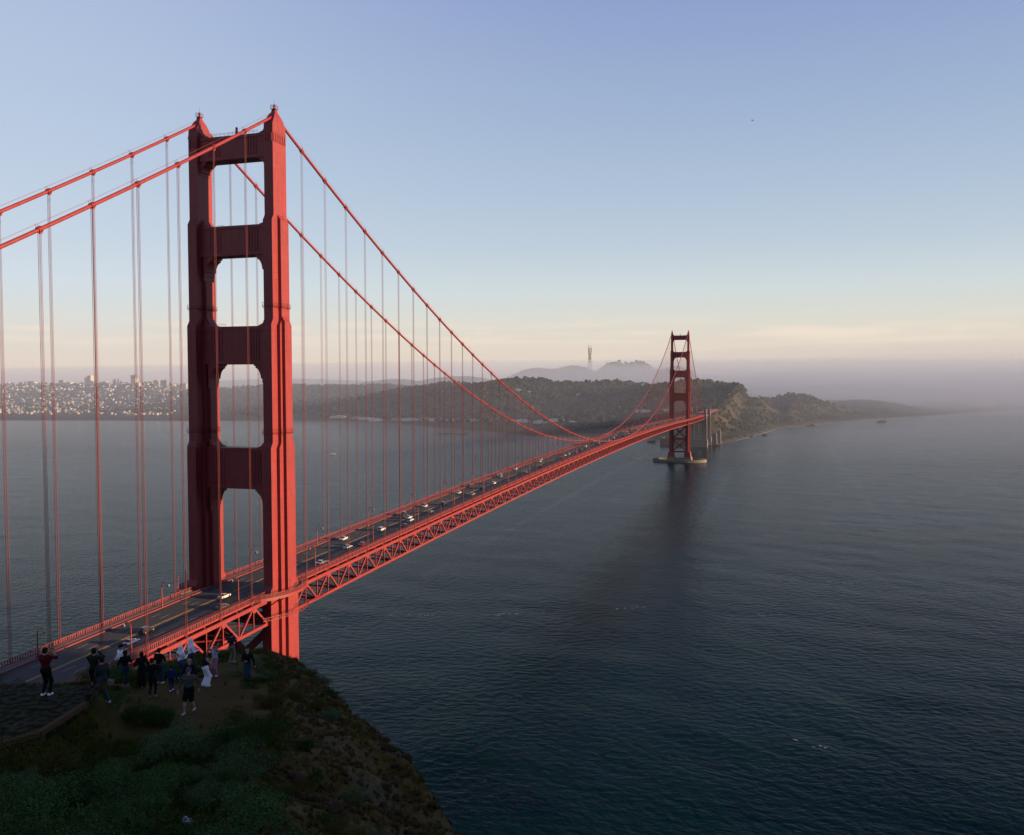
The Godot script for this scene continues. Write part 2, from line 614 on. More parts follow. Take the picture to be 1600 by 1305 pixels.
func make_headland() -> void:
	bump_n = noise(0.12, 61, 4)
	crag_n = noise(0.16, 62, 5)
	crag_n.fractal_type = FastNoiseLite.FRACTAL_RIDGED
	for q in PLATFORM:
		platform.append(Vector2(q[0], q[1]))
	for q in RIM:
		rim.append(Vector2(q[0], q[1]))
	var b := MB.new()
	b.colored = true
	var us := lines(-46, 14, 0.4)
	var vs := lines(-6, 68, 0.4)
	for v in vs:
		for u in us:
			b.v.append(on_ground(u, v))
			b.n.append(Vector3.UP)
			b.c.append(Color.WHITE)
	var w := us.size()
	for j in vs.size() - 1:
		for i in w - 1:
			var a := j * w + i
			b.ix.append_array([a, a + w, a + 1, a + 1, a + w, a + w + 1])
	b.smooth()
	for j in vs.size():
		for i in w:
			var k := j * w + i
			b.c[k] = ground_color(us[i], vs[j], b.n[k])
	structure(put("ground", b.mesh(), mats.ground))
	# the rest of the headland, coarser, sunk a little where the fine sheet covers it
	var o := MB.new()
	o.colored = true
	us = lines(-260, 120, 5.0)
	vs = lines(-120, 330, 5.0)
	w = us.size()
	for v in vs:
		for u in us:
			var inside := u > -44.0 and u < 12.0 and v > -4.0 and v < 66.0
			o.v.append(on_ground(u, v, -4.0 if inside else -0.3))
			o.n.append(Vector3.UP)
			o.c.append(Color(0.05, 0.05, 0.028))
	for j in vs.size() - 1:
		for i in w - 1:
			var a := j * w + i
			o.ix.append_array([a, a + w, a + 1, a + 1, a + w, a + w + 1])
	o.smooth()
	structure(put("terrain", o.mesh(), mats.ground))
	# the high coast to the west and north, whose shade lies over the overlook
	var hn := noise(0.004, 63, 4)
	var hh := func(x: float, z: float) -> float:
		var west := exp(-pow((x - 780.0) / 270.0, 2.0)) * smoothstep(-95.0, 75.0, z + 25.0 * hn.get_noise_2d(x, 7.0)) * 240.0
		var north := smoothstep(330.0, 700.0, z) * 230.0 * (0.55 + 0.45 * smoothstep(-700.0, 300.0, x))
		var h := maxf(west, north)
		return h + 30.0 * hn.get_noise_2d(x, z) * smoothstep(5.0, 60.0, h) - 4.0
	var hc := func(p: Vector3, _n: Vector3) -> Color:
		return Color(0.06, 0.06, 0.03).lerp(Color(0.10, 0.08, 0.05), clampf(0.5 + hn.get_noise_2d(p.x * 3.0, p.z * 3.0), 0.0, 1.0))
	structure(put("hills", grid(lines(-900, 1500, 30.0), lines(1500, -200, 30.0), hh, hc).mesh(), mats.land))

# ---------------------------------------------------------------- the bridge
func chord_y(z: float) -> float:  # middle of the upper chord of the stiffening truss
	if z > 0.0:
		return 70.9 - 0.030 * z
	if z < -SPAN:
		return 70.9 - 0.014 * (-SPAN - z)
	var t := -z / SPAN
	return 70.9 + 30.0 * t * (1.0 - t)

func road_y(z: float) -> float:
	return chord_y(z) + 1.5

func cable_y(z: float) -> float:
	if z > 0.0:
		return 221.9 - 0.57066 * z + 0.00027078 * z * z
	if z < -SPAN:
		var q := -SPAN - z
		return 221.9 - 0.57066 * q + 0.00027078 * q * q
	var t := -z / SPAN
	return 221.9 - 564.9 * t * (1.0 - t)

func stations(a: float, b: float, step: float) -> Array:
	var o := []
	var k := int(round(absf(b - a) / step))
	for i in k + 1:
		o.append(lerpf(a, b, float(i) / k))
	return o

func strip(zs: Array, x0: float, x1: float, rise: float, thick: float) -> ArrayMesh:
	var b := MB.new()
	for i in zs.size() - 1:
		var p := []
		for t in [-thick, 0.0]:
			for q in [[x0, zs[i]], [x1, zs[i]], [x1, zs[i + 1]], [x0, zs[i + 1]]]:
				p.append(Vector3(q[0], road_y(q[1]) + rise + t, q[1]))
		b.hexa(p)
	return b.mesh()

func make_leg() -> ArrayMesh:
	var b := MB.new()
	# layers by half width in cells: foot, top and half length in cells
	var a := [[1.5, [[8.0, 73.6, 7.5], [73.6, 118.2, 6.5], [118.2, 156.6, 5.5], [156.6, 188.9, 4.5], [188.9, 216.0, 3.5]]],
		[2.5, [[8.0, 118.0, 3.5], [118.0, 156.4, 2.5], [156.4, 189.2, 1.5]]],
		[3.5, [[8.0, 157.6, 1.5]]]]
	for layer in a:
		var nx: float = layer[0] * CELL
		var secs: Array = layer[1]
		for i in secs.size():
			var s: Array = secs[i]
			var m: float = s[2] * CELL
			b.frustum(Vector3.ZERO, Vector2(nx, m), Vector2(nx, m), s[0], s[1])
			var last := i == secs.size() - 1
			if last and layer[0] < 2.0:
				continue
			var up := Vector2(nx - CELL * 0.98, m - 0.02) if last else Vector2(nx - 0.02, secs[i + 1][2] * CELL + 0.02)
			b.frustum(Vector3.ZERO, Vector2(nx, m), up, s[1], s[1] + 1.7)
	# flared foot
	b.frustum(Vector3.ZERO, Vector2(5.6, 9.6), Vector2(4.6, 8.2), 8.0, 17.0)
	return b.mesh()

func make_cap() -> ArrayMesh:
	var b := MB.new()
	var p := [[216.0, 1.68, 3.85], [216.5, 1.68, 3.85], [216.9, 1.6, 3.7], [218.6, 1.55, 3.6], [219.6, 1.5, 3.1], [220.5, 1.4, 2.5], [221.4, 1.2, 1.9], [222.2, 0.95, 1.3], [222.8, 0.7, 0.8], [223.6, 0.55, 0.55]]
	for i in p.size() - 1:
		b.frustum(Vector3.ZERO, Vector2(p[i][1], p[i][2]), Vector2(p[i + 1][1], p[i + 1][2]), p[i][0], p[i + 1][0])
	# flutes under the cap
	for k in 7:
		for s in [-1.0, 1.0]:
			b.box(Vector3(s * 1.68, 214.4, (k - 3) * CELL), Vector3(0.24, 2.6, 0.5))
	for k in 3:
		for s in [-1.0, 1.0]:
			b.box(Vector3((k - 1) * CELL, 214.4, s * 3.82), Vector3(0.5, 2.6, 0.24))
	return b.mesh()

func make_beacon() -> ArrayMesh:
	var b := MB.new()
	b.box(Vector3(0, 223.75, 0), Vector3(1.7, 0.14, 1.7))
	b.tube([Vector3(0, 223.8, 0), Vector3(0, 225.0, 0)], [0.34], 10)
	b.tube([Vector3(0, 225.0, 0), Vector3(0, 225.35, 0)], [0.42, 0.1], 10)
	b.tube([Vector3(0, 225.3, 0), Vector3(0, 226.8, 0)], [0.05], 5)
	for x in [-0.8, 0.8]:
		for z in [-0.8, 0.8]:
			b.box(Vector3(x, 224.4, z), Vector3(0.09, 1.2, 0.09))
	for y in [224.4, 224.95]:
		for s in [-0.8, 0.8]:
			b.box(Vector3(s, y, 0), Vector3(0.07, 0.07, 1.6))
			b.box(Vector3(0, y, s), Vector3(1.6, 0.07, 0.07))
	return b.mesh()

func make_balcony(rects: Array, y: float) -> ArrayMesh:
	# a narrow service walk that follows the stepped outline of the leg
	var b := MB.new()
	var o := 0.42
	for r in rects:
		var nx: float = r[0] * CELL
		var nz: float = r[1] * CELL
		for s in [-1.0, 1.0]:
			b.box(Vector3(s * (nx + o * 0.5), y + nx * 0.004, 0), Vector3(o, 0.14, 2 * nz + 2 * o))
			b.box(Vector3(0, y + nx * 0.004 - 0.01, s * (nz + o * 0.5)), Vector3(2 * nx + 0.1, 0.12, o))
			for k in int(nz * 2.0 / 1.05) + 1:
				var z := -nz + 0.3 + k * 1.05
				b.bar(Vector3(s * nx, y - 0.75, z), Vector3(s * (nx + o), y - 0.1, z), 0.12, 0.16)
				b.box(Vector3(s * (nx + o), y + 0.5, z), Vector3(0.05, 1.0, 0.05))
			for h in [0.5, 1.0]:
				b.box(Vector3(s * (nx + o), y + h, 0), Vector3(0.05, 0.05, 2 * nz + 2 * o))
				b.box(Vector3(0, y + h, s * (nz + o)), Vector3(2 * nx + 2 * o, 0.05, 0.05))
	return b.mesh()

func bracket_mesh(inner: float, side: float, w: float, h: float, depth: float, flip := 1.0) -> ArrayMesh:
	var b := MB.new()
	var q := PackedVector2Array()
	for e in [[0, 0], [1, 0], [1, 0.08], [0.84, 0.08], [0.84, 0.16], [0.66, 0.2], [0.5, 0.28], [0.4, 0.38], [0.33, 0.5], [0.3, 0.62], [0.16, 0.62], [0.16, 0.8], [0.08, 0.8], [0.08, 1], [0, 1]]:
		q.append(Vector2(side * (inner - e[0] * w), -flip * e[1] * h))
	b.prism(q, -depth, depth)
	return b.mesh()

func make_tower(bridge: Node3D, z0: float) -> Node3D:
	var t := holder("tower", bridge)
	t.position.z = z0
	var leg := make_leg()
	var cap := make_cap()
	var beacon := make_beacon()
	for s in [-1.0, 1.0]:
		put("leg", leg, mats.steel, t).position.x = s * CABLE_X
		put("leg_cap", cap, mats.steel, t).position.x = s * CABLE_X
		put("beacon", beacon, mats.steel, t).position.x = s * CABLE_X
		put("balcony", make_balcony([[1.5, 4.5], [2.5, 1.5]], 162.4), mats.steel, t).position.x = s * CABLE_X
		put("balcony", make_balcony([[1.5, 5.5], [2.5, 2.5], [3.5, 1.5]], 123.1), mats.steel, t).position.x = s * CABLE_X
	var dz := 2.6
	# bottom, top, inner face of the legs above and below
	var st := [[208.7, 216.2, 12.1, 12.1], [178.6, 188.1, 12.1, 11.04], [144.4, 156.4, 11.04, 9.98], [104.7, 117.8, 9.98, 9.98]]
	for k in st.size():
		var e: Array = st[k]
		var b := MB.new()
		b.box(Vector3(0, (e[0] + e[1]) * 0.5, 0), Vector3(24.4, e[1] - e[0], dz * 2))
		put("strut", b.mesh(), mats.steel, t)
		for y in [e[0] + 0.55, e[1] - 0.5]:
			var m := MB.new()
			m.box(Vector3(0, y, 0), Vector3(24.2, 0.9, dz * 2 + 0.5))
			put("moulding", m.mesh(), mats.steel, t)
		for s in [-1.0, 1.0]:
			for i in 5:
				var m := MB.new()
				m.box(Vector3(s * (8.6 - i * 0.95), (e[0] + e[1]) * 0.5, 0), Vector3(0.34, e[1] - e[0] - 2.4, dz * 2 + 0.36))
				put("rib", m.mesh(), mats.steel, t)
			var bw := 2.9 if k == 0 else 3.6
			var bk := put("bracket", bracket_mesh(e[3] + 0.3, s, bw, 7.5 if k else 5.0, dz - 0.08), mats.steel, t)
			bk.position.y = e[0] + 0.05
			var up := put("bracket", bracket_mesh(e[2] + 0.3, s, 3.0, 2.6, dz - 0.1, -1.0), mats.steel, t)
			up.position.y = e[1] - 0.05
			# small deck rails on the struts
			var rl := MB.new()
			for i in 4:
				rl.box(Vector3(s * (9.0 - i * 0.8), e[1] + 0.6, -1.8), Vector3(0.07, 1.2, 0.07))
			rl.box(Vector3(s * 7.8, e[1] + 1.15, -1.8), Vector3(2.5, 0.06, 0.06))
			put("strut_rail", rl.mesh(), mats.steel, t)
	var tr := MB.new()
	for i in 13:
		tr.box(Vector3(-9.0 + i * 1.5, 216.75, dz - 0.3), Vector3(0.06, 1.1, 0.06))
	tr.box(Vector3(0, 217.25, dz - 0.3), Vector3(18.1, 0.06, 0.06))
	tr.box(Vector3(0, 216.85, dz - 0.3), Vector3(18.1, 0.05, 0.05))
	put("strut_rail", tr.mesh(), mats.steel, t)
	var mast := MB.new()
	mast.tube([Vector3(0, 216.2, 0), Vector3(0, 219.4, 0)], [0.5, 0.35], 8)
	put("radio_mast", mast.mesh(), mats.dark_metal, t)
	# bracing under the road
	for y in [[18.0, 38.0], [40.0, 61.5]]:
		for s in [-1.0, 1.0]:
			var m := MB.new()
			m.bar(Vector3(-s * 11.5, y[0], 0.05 * s), Vector3(s * 11.5, y[1], 0.05 * s), 2.2, 2.0 + 0.05 * s)
			put("cross_brace", m.mesh(), mats.steel, t)
	for y in [39.0, 62.5, 17.0]:
		var m := MB.new()
		m.box(Vector3(0, y, 0), Vector3(24.0, 2.4, 4.4))
		put("strut", m.mesh(), mats.steel, t)
	# concrete footing
	for s in [-1.0, 1.0]:
		var m := MB.new()
		m.frustum(Vector3(s * CABLE_X, 0, 0), Vector2(8.6, 12.4), Vector2(6.4, 10.4), -6.0, 8.2)
		put("footing", m.mesh(), mats.concrete, t)
	var m2 := MB.new()
	m2.box(Vector3(0, -0.2, 0), Vector3(13.0, 12.2, 17.0))
	put("footing", m2.mesh(), mats.concrete, t)
	return t

func make_fender(bridge: Node3D, z0: float) -> void:
	var b := MB.new()
	var k := 40
	var outer := []
	for i in k:
		var w := TAU * i / k
		outer.append(Vector3(45.7 * signf(cos(w)) * pow(absf(cos(w)), 0.9), 0, 23.5 * signf(sin(w)) * pow(absf(sin(w)), 0.8)))
	for i in k:
		var p: Vector3 = outer[i]
		var q: Vector3 = outer[(i + 1) % k]
		var pi := p * 0.86
		var qi := q * 0.86
		var d := Vector3(0, -5, 0)
		var u := Vector3(0, 4.6, 0)
		b.quad(q + d, p + d, p + u, q + u)
		b.quad(pi + d, qi + d, qi + u, pi + u)
		b.quad(p + u, pi + u, qi + u, q + u)
	put("pier_fender", b.mesh(), mats.concrete, bridge).position.z = z0

func make_bridge() -> void:
	var bridge := holder("suspension_bridge")
	tag(bridge, "red-orange steel suspension bridge with two tall stepped towers crossing the strait", "bridge")
	make_tower(bridge, 0.0)
	make_tower(bridge, -SPAN)
	make_fender(bridge, -SPAN)
	# main cables with their bands and suspender ropes
	var band := MB.new()
	band.tube([Vector3(0, 0, -0.62), Vector3(0, 0, 0.62)], [0.6], 10)
	for z in [-0.45, 0.0, 0.45]:
		band.tube([Vector3(0, 0, z - 0.09), Vector3(0, 0, z + 0.09)], [0.67], 10)
	band.box(Vector3(0, -0.72, 0), Vector3(0.3, 0.5, 0.9))
	for s in [-0.3, 0.3]:
		band.box(Vector3(s, 0.95, 0.3), Vector3(0.06, 0.9, 0.06))
	var band_mesh := band.mesh()
	var rope := MB.new()
	for x in [-0.16, 0.16]:
		for z in [-0.29, 0.29]:
			rope.tube([Vector3(x, 0, z), Vector3(x, 1, z)], [0.043], 6, false)
	var rope_mesh := rope.mesh()
	for s in [-1.0, 1.0]:
		var pts := []
		for z in stations(340.0, -SPAN - 340.0, 5.0):
			pts.append(Vector3(s * CABLE_X, cable_y(z), z))
		var cb := MB.new()
		cb.tube(pts, [0.46], 12)
		var cable := put("main_cable", cb.mesh(), mats.steel, bridge)
		var hand := MB.new()
		for dx in [-0.33, 0.33]:
			var hp := []
			for p in pts:
				hp.append(p + Vector3(dx, 1.35, 0))
			hand.tube(hp.slice(4, hp.size() - 4), [0.022], 4, false)
		put("hand_rope", hand.mesh(), mats.rope, cable)
		var at := []
		for k in range(1, 84):
			at.append(-k * PANEL - 0.85 * (1.0 - 2.0 * k / 84.0))
		for k in range(1, 15):
			at.append(k * PANEL + 0.85)
			at.append(-SPAN - k * PANEL - 0.85)
		for z in at:
			var y := cable_y(z)
			var slope := (cable_y(z + 0.5) - cable_y(z - 0.5))
			var o := put("cable_band", band_mesh, mats.steel, cable)
			o.position = Vector3(s * CABLE_X, y, z)
			o.rotation.x = -atan(slope)
			var foot := chord_y(z) + 0.4
			if y - foot < 1.6:
				continue
			var r := put("suspender", rope_mesh, mats.rope, bridge)
			r.position = Vector3(s * CABLE_X, foot, z)
			r.scale.y = y - foot - 0.5
	# road, walks, kerbs
	var zs := stations(342.9, -SPAN - 342.9, PANEL)
	var deck := holder("deck", bridge)
	put("roadway", strip(zs, -9.45, 9.45, 0.0, 0.35), mats.asphalt, deck)
	for s in [-1.0, 1.0]:
		var x0: float = minf(s * 9.5, s * 12.9)
		put("sidewalk", strip(zs, x0, x0 + 3.4, 0.22, 0.45), mats.walk, deck)
		put("kerb_rail", strip(zs, s * 9.9 - 0.07, s * 9.9 + 0.07, 0.85, 0.1), mats.rail, deck)
		put("kerb", strip(zs, s * 9.62 - 0.15, s * 9.62 + 0.15, 0.3, 0.6), mats.rail, deck)
		put("railing_top", strip(zs, s * 13.1 - 0.1, s * 13.1 + 0.1, 1.45, 0.16), mats.rail, deck)
		put("fascia", strip(zs, s * 13.32 - 0.16, s * 13.32 + 0.16, 0.24, 0.62), mats.steel, deck)
		var ra := MB.new()
		for i in range(0, zs.size() - 1):
			for k in 20:
				var z: float = lerpf(zs[i], zs[i + 1], k / 20.0)
				var y := road_y(z)
				ra.box(Vector3(s * 13.1, y + 0.8, z), Vector3(0.07, 1.14, 0.3) if k % 4 else Vector3(0.2, 1.26, 0.24))
		stuff(put("railing", ra.mesh(), mats.rail, deck))
	# yellow median tubes and lane lines
	var z := 330.0
	while z > -SPAN - 330.0:
		var long := 40.0 if z > 10.0 else 24.0
		var zz := stations(z, z - long, 6.0)
		put("median_line", strip(zz, -0.32, -0.1, 0.012, 0.016), mats.yellow, deck)
		put("median_line", strip(zz, 0.1, 0.32, 0.012, 0.016), mats.yellow, deck)
		z -= long + (0.6 if z > 10.0 else 12.0)
	var ln := MB.new()
	for x in [-6.3, -3.15, 3.15, 6.3]:
		z = 330.0
		while z > -SPAN - 330.0:
			ln.hexa([Vector3(x - 0.07, road_y(z) - 0.01, z), Vector3(x + 0.07, road_y(z) - 0.01, z), Vector3(x + 0.07, road_y(z - 4.0) - 0.01, z - 4.0), Vector3(x - 0.07, road_y(z - 4.0) - 0.01, z - 4.0), Vector3(x - 0.07, road_y(z) + 0.006, z), Vector3(x + 0.07, road_y(z) + 0.006, z), Vector3(x + 0.07, road_y(z - 4.0) + 0.006, z - 4.0), Vector3(x - 0.07, road_y(z - 4.0) + 0.006, z - 4.0)])
			z -= 14.0
	stuff(put("lane_lines", ln.mesh(), mats.white_line, deck))
	# floor beams and bottom bracing
	var fb := MB.new()
	for i in range(0, zs.size() - 1):
		for h in [0.0, 0.5]:
			var q: float = lerpf(zs[i], zs[i + 1], h)
			var y := chord_y(q)
			fb.box(Vector3(0, y + 0.1, q), Vector3(26.6, 1.6, 0.5))
			if h == 0.0:
				fb.box(Vector3(0, y - 7.1, q), Vector3(26.6, 0.5, 0.5))
				var y2 := chord_y(zs[i + 1])
				fb.bar(Vector3(-13.2, y - 7.15, q), Vector3(13.2, y2 - 7.15, zs[i + 1]), 0.45, 0.4)
				fb.bar(Vector3(13.2, y - 7.05, q), Vector3(-13.2, y2 - 7.05, zs[i + 1]), 0.45, 0.4)
	stuff(put("floor_beams", fb.mesh(), mats.steel, bridge))
	# stiffening trusses: the western one piece by piece, the eastern one joined
	for s in [1.0, -1.0]:
		var tr := holder("stiffening_truss", bridge)
		var x: float = s * CABLE_X
		for run in [[342.9 - 7.62, 7.6], [-7.62, -SPAN + 7.62], [-SPAN - 7.62, -SPAN - 342.9 + 7.62]]:
			var cz := stations(run[0], run[1], PANEL)
			for e in [["top_chord", 0.0, 1.15], ["bottom_chord", -7.1, 0.95]]:
				var ch := MB.new()
				for i in cz.size() - 1:
					ch.bar(Vector3(x, chord_y(cz[i]) + e[1], cz[i]), Vector3(x, chord_y(cz[i + 1]) + e[1], cz[i + 1]), 0.8, e[2])
				put(e[0], ch.mesh(), mats.steel, tr)
		var all := MB.new()
		for k in range(-22, 107):
			if k == 0 or k == 84:
				continue
			var zk := -k * PANEL
			var top := Vector3(x, chord_y(zk) - 0.3, zk)
			for side in [-1.0, 1.0]:
				var low := Vector3(x, chord_y(zk + side * PANEL * 0.5) - 6.9, zk + side * PANEL * 0.5)
				var b := all if s < 0.0 else MB.new()
				b.bar(top + Vector3(0, 0, side * 0.4), low - Vector3(0, 0, side * 0.4), 0.5, 0.62)
				if s > 0.0:
					put("diagonal", b.mesh(), mats.steel, tr)
			var b2 := all if s < 0.0 else MB.new()
			b2.bar(Vector3(x, chord_y(zk) - 6.8, zk), top, 0.36, 0.36)
			if s > 0.0:
				put("vertical", b2.mesh(), mats.steel, tr)
			var zb := zk - PANEL * 0.5
			var b3 := all if s < 0.0 else MB.new()
			b3.bar(Vector3(x, chord_y(zb) - 6.8, zb), Vector3(x, chord_y(zb) - 0.4, zb), 0.36, 0.36)
			if s > 0.0:
				put("vertical", b3.mesh(), mats.steel, tr)
			if s > 0.0:
				var g := MB.new()
				var gp := PackedVector2Array([Vector2(-1.5, 0.2), Vector2(1.5, 0.2), Vector2(1.1, -0.5), Vector2(0.5, -1.3), Vector2(-0.5, -1.3), Vector2(-1.1, -0.5)])
				g.prism(gp, 0.41, 0.46, Transform3D(Basis(Vector3.UP, PI / 2), Vector3(x, chord_y(zk) - 0.4, zk)))
				put("gusset", g.mesh(), mats.steel, tr)
		if s < 0.0:
			stuff(put("web", all.mesh(), mats.steel, tr))
	# walks that swing out around the tower legs, with their posts
	for tz in [0.0, -SPAN]:
		for s in [-1.0, 1.0]:
			var wk := MB.new()
			var rl := MB.new()
			var pr = null
			var y0 := road_y(tz)
			for i in 25:
				var a := -1.0 + i / 12.0
				var out := 13.2 + 6.4 * pow(maxf(cos(a * PI * 0.5), 0.0), 0.6)
				var p := Vector3(s * out, y0, tz + a * 14.5)
				var inn := Vector3(s * 12.8, y0, p.z)
				if pr:
					var q: Array = pr
					var d := Vector3(0, 0.3, 0)
					for dy in [[0.26, -0.1]]:
						var w := [q[1] + Vector3(0, dy[1], 0), q[0] + Vector3(0, dy[1], 0), p + Vector3(0, dy[1], 0), inn + Vector3(0, dy[1], 0)]
						if s < 0:
							w.reverse()
						var hx := w.duplicate()
						for c in w:
							hx.append(c + Vector3(0, dy[0] - dy[1], 0))
						wk.hexa(hx)
					rl.bar(q[0] + Vector3(0, -0.2, 0), p + Vector3(0, -0.2, 0), 0.3, 0.95)
					for h in [0.55, 0.85, 1.15, 1.45]:
						rl.bar(q[0] + Vector3(0, h, 0), p + Vector3(0, h, 0), 0.1, 0.1)
					rl.box(p + Vector3(0, 0.8, 0), Vector3(0.14, 1.4, 0.14))
				pr = [p, inn]
			put("walkway", wk.mesh(), mats.walk, bridge)
			put("walkway_rail", rl.mesh(), mats.rail, bridge)
			for a in [-10.0, -3.5, 3.5, 10.0]:
				var po := MB.new()
				var out: float = 13.2 + 6.4 * pow(cos(a / 14.5 * PI * 0.5), 0.6)
				po.tube([Vector3(s * out, y0 + 0.2, tz + a), Vector3(s * out, y0 + 4.4, tz + a)], [0.14, 0.1], 7)
				po.blob(Vector3(s * out, y0 + 4.5, tz + a), Vector3(0.22, 0.22, 0.22), 5, 7, hill_n, 0.0)
				put("walkway_post", po.mesh(), mats.rail, bridge)
			# struts that carry the walk, and the safety net frame below it
			for a in [-8.0, -4.0, 4.0, 8.0]:
				var so := MB.new()
				so.bar(Vector3(s * 13.4, y0 - 4.2, tz + a), Vector3(s * 18.6, y0 - 0.5, tz + a), 0.3, 0.3)
				put("walkway_strut", so.mesh(), mats.steel, bridge)
			var nt := MB.new()
			for i in 12:
				var a0 := -13.0 + i * 2.2
				var o0 := 13.6 + 6.6 * pow(maxf(cos(a0 / 15.0 * PI * 0.5), 0.0), 0.6)
				var o1 := 13.6 + 6.6 * pow(maxf(cos((a0 + 2.2) / 15.0 * PI * 0.5), 0.0), 0.6)
				for dy in [-6.6, -5.6]:
					nt.bar(Vector3(s * o0, y0 + dy, tz + a0), Vector3(s * o1, y0 + dy, tz + a0 + 2.2), 0.13, 0.13)
				nt.bar(Vector3(s * o0, y0 - 6.6, tz + a0), Vector3(s * o1, y0 - 5.6, tz + a0 + 2.2), 0.1, 0.1)
				nt.bar(Vector3(s * o0, y0 - 5.6, tz + a0), Vector3(s * o1, y0 - 6.6, tz + a0 + 2.2), 0.1, 0.1)
			for q in [[-11.0, 19.5, -21.0], [-12.0, 18.2, -26.0]] if tz > -1.0 else []:
				nt.bar(Vector3(s * 17.5, y0 - 6.5, tz + q[0]), Vector3(s * (q[1] - 1.0), y0 - 6.0, tz + q[2]), 0.14, 0.14)
			put("net_frame", nt.mesh(), mats.steel, bridge)
	make_pylons()

func make_pylons() -> void:
	# concrete pylons and the arch between them at the southern end
	var names := ["tall concrete portal pylon where the bridge deck meets the southern shore", "tall concrete portal pylon behind the steel arch by the fort"]
	var zz := [-SPAN - 350.0, -SPAN - 455.0]
	for k in 2:
		var t := holder("concrete_pylon")
		t.position.z = zz[k]
		tag(t, names[k], "pylon")
		for s in [-1.0, 1.0]:
			var b := MB.new()
			b.frustum(Vector3(s * 13.2, 0, 0), Vector2(5.2, 8.2), Vector2(4.6, 7.2), -4.0, 62.0)
			b.frustum(Vector3(s * 14.6, 0, 0), Vector2(2.9, 6.4), Vector2(2.5, 5.6), 62.0, 76.0)
			b.frustum(Vector3(s * 14.6, 0, 0), Vector2(1.9, 4.4), Vector2(1.7, 4.0), 76.0, 80.0)
			put("shaft", b.mesh(), mats.concrete, t)
			for i in 3:
				var f := MB.new()
				f.box(Vector3(s * (13.2 + 5.15), 33.0, (i - 1) * 4.2), Vector3(0.5, 54.0, 1.3))
				put("pilaster", f.mesh(), mats.concrete, t)
		var c := MB.new()
		c.box(Vector3(0, 54.5, 0), Vector3(18.0, 9.0, 12.0))
		put("cross_beam", c.mesh(), mats.concrete, t)
		var w := MB.new()
		w.box(Vector3(0, 6.0, 0), Vector3(40.0, 18.0, 19.0))
		put("plinth", w.mesh(), mats.concrete, t)
	var ar := holder("arch_span")
	tag(ar, "orange steel arch carrying the roadway over the brick fort", "bridge span")
	var z0: float = zz[0] - 8.0
	var z1: float = zz[1] + 8.0
	for s in [-1.0, 1.0]:
		var b := MB.new()
		var pr := Vector3.ZERO
		for i in 15:
			var t := i / 14.0
			var p := Vector3(s * 11.5, 20.0 + 36.0 * 4.0 * t * (1.0 - t), lerpf(z0, z1, t))
			if i:
				b.bar(pr, p, 1.2, 1.6)
				b.bar(p, Vector3(p.x, 62.0, p.z), 0.5, 0.5)
			pr = p
		put("arch_rib", b.mesh(), mats.steel, ar)
	var d := MB.new()
	d.box(Vector3(0, 63.0, (z0 + z1) * 0.5), Vector3(27.0, 3.0, absf(z1 - z0)))
	put("deck", d.mesh(), mats.steel, ar)
	var v := MB.new()
	v.box(Vector3(0, 66.0, zz[1] - 150.0), Vector3(27.0, 2.4, 300.0))
	put("approach", v.mesh(), mats.steel, ar)
	# anchorage housings
	for q in [[31.0, -SPAN - 395.0, 10.0, 24.0], [35.0, -SPAN - 470.0, 9.0, 26.0]]:
		var o := MB.new()
		o.frustum(Vector3(q[0], 0, q[1]), Vector2(q[2] * 0.5, 8.0), Vector2(q[2] * 0.45, 7.0), -2.0, q[3])
		o.frustum(Vector3(q[0], 0, q[1]), Vector2(q[2] * 0.35, 6.0), Vector2(q[2] * 0.33, 5.6), q[3], q[3] + 3.0)
		var h := put("anchorage_block", o.mesh(), mats.concrete)
		tag(h, "pale concrete anchorage block on the shore beside the southern pylons", "anchorage", "concrete anchorage blocks by the southern pylons")
	var fort := holder("brick_fort")
	tag(fort, "low red brick fort on the point below the southern end of the bridge", "fort")
	var fm := MB.new()
	var fx := -52.0
	var fz := -SPAN - 402.0
	for e in [[Vector3(fx, 7, fz + 22), Vector3(62, 16, 5)], [Vector3(fx, 7, fz - 22), Vector3(62, 16, 5)], [Vector3(fx - 28.4, 7.05, fz), Vector3(5, 16, 39)], [Vector3(fx + 28.4, 7.05, fz), Vector3(5, 16, 39)]]:
		fm.box(e[0], e[1])
	put("wall", fm.mesh(), mats.brick, fort)
	for i in 9:
		var wn := MB.new()
		wn.box(Vector3(fx - 25 + i * 6.2, 8.0, fz + 24.5), Vector3(2.0, 3.2, 0.2))
		put("casemate_opening", wn.mesh(), mats.dark_metal, fort)

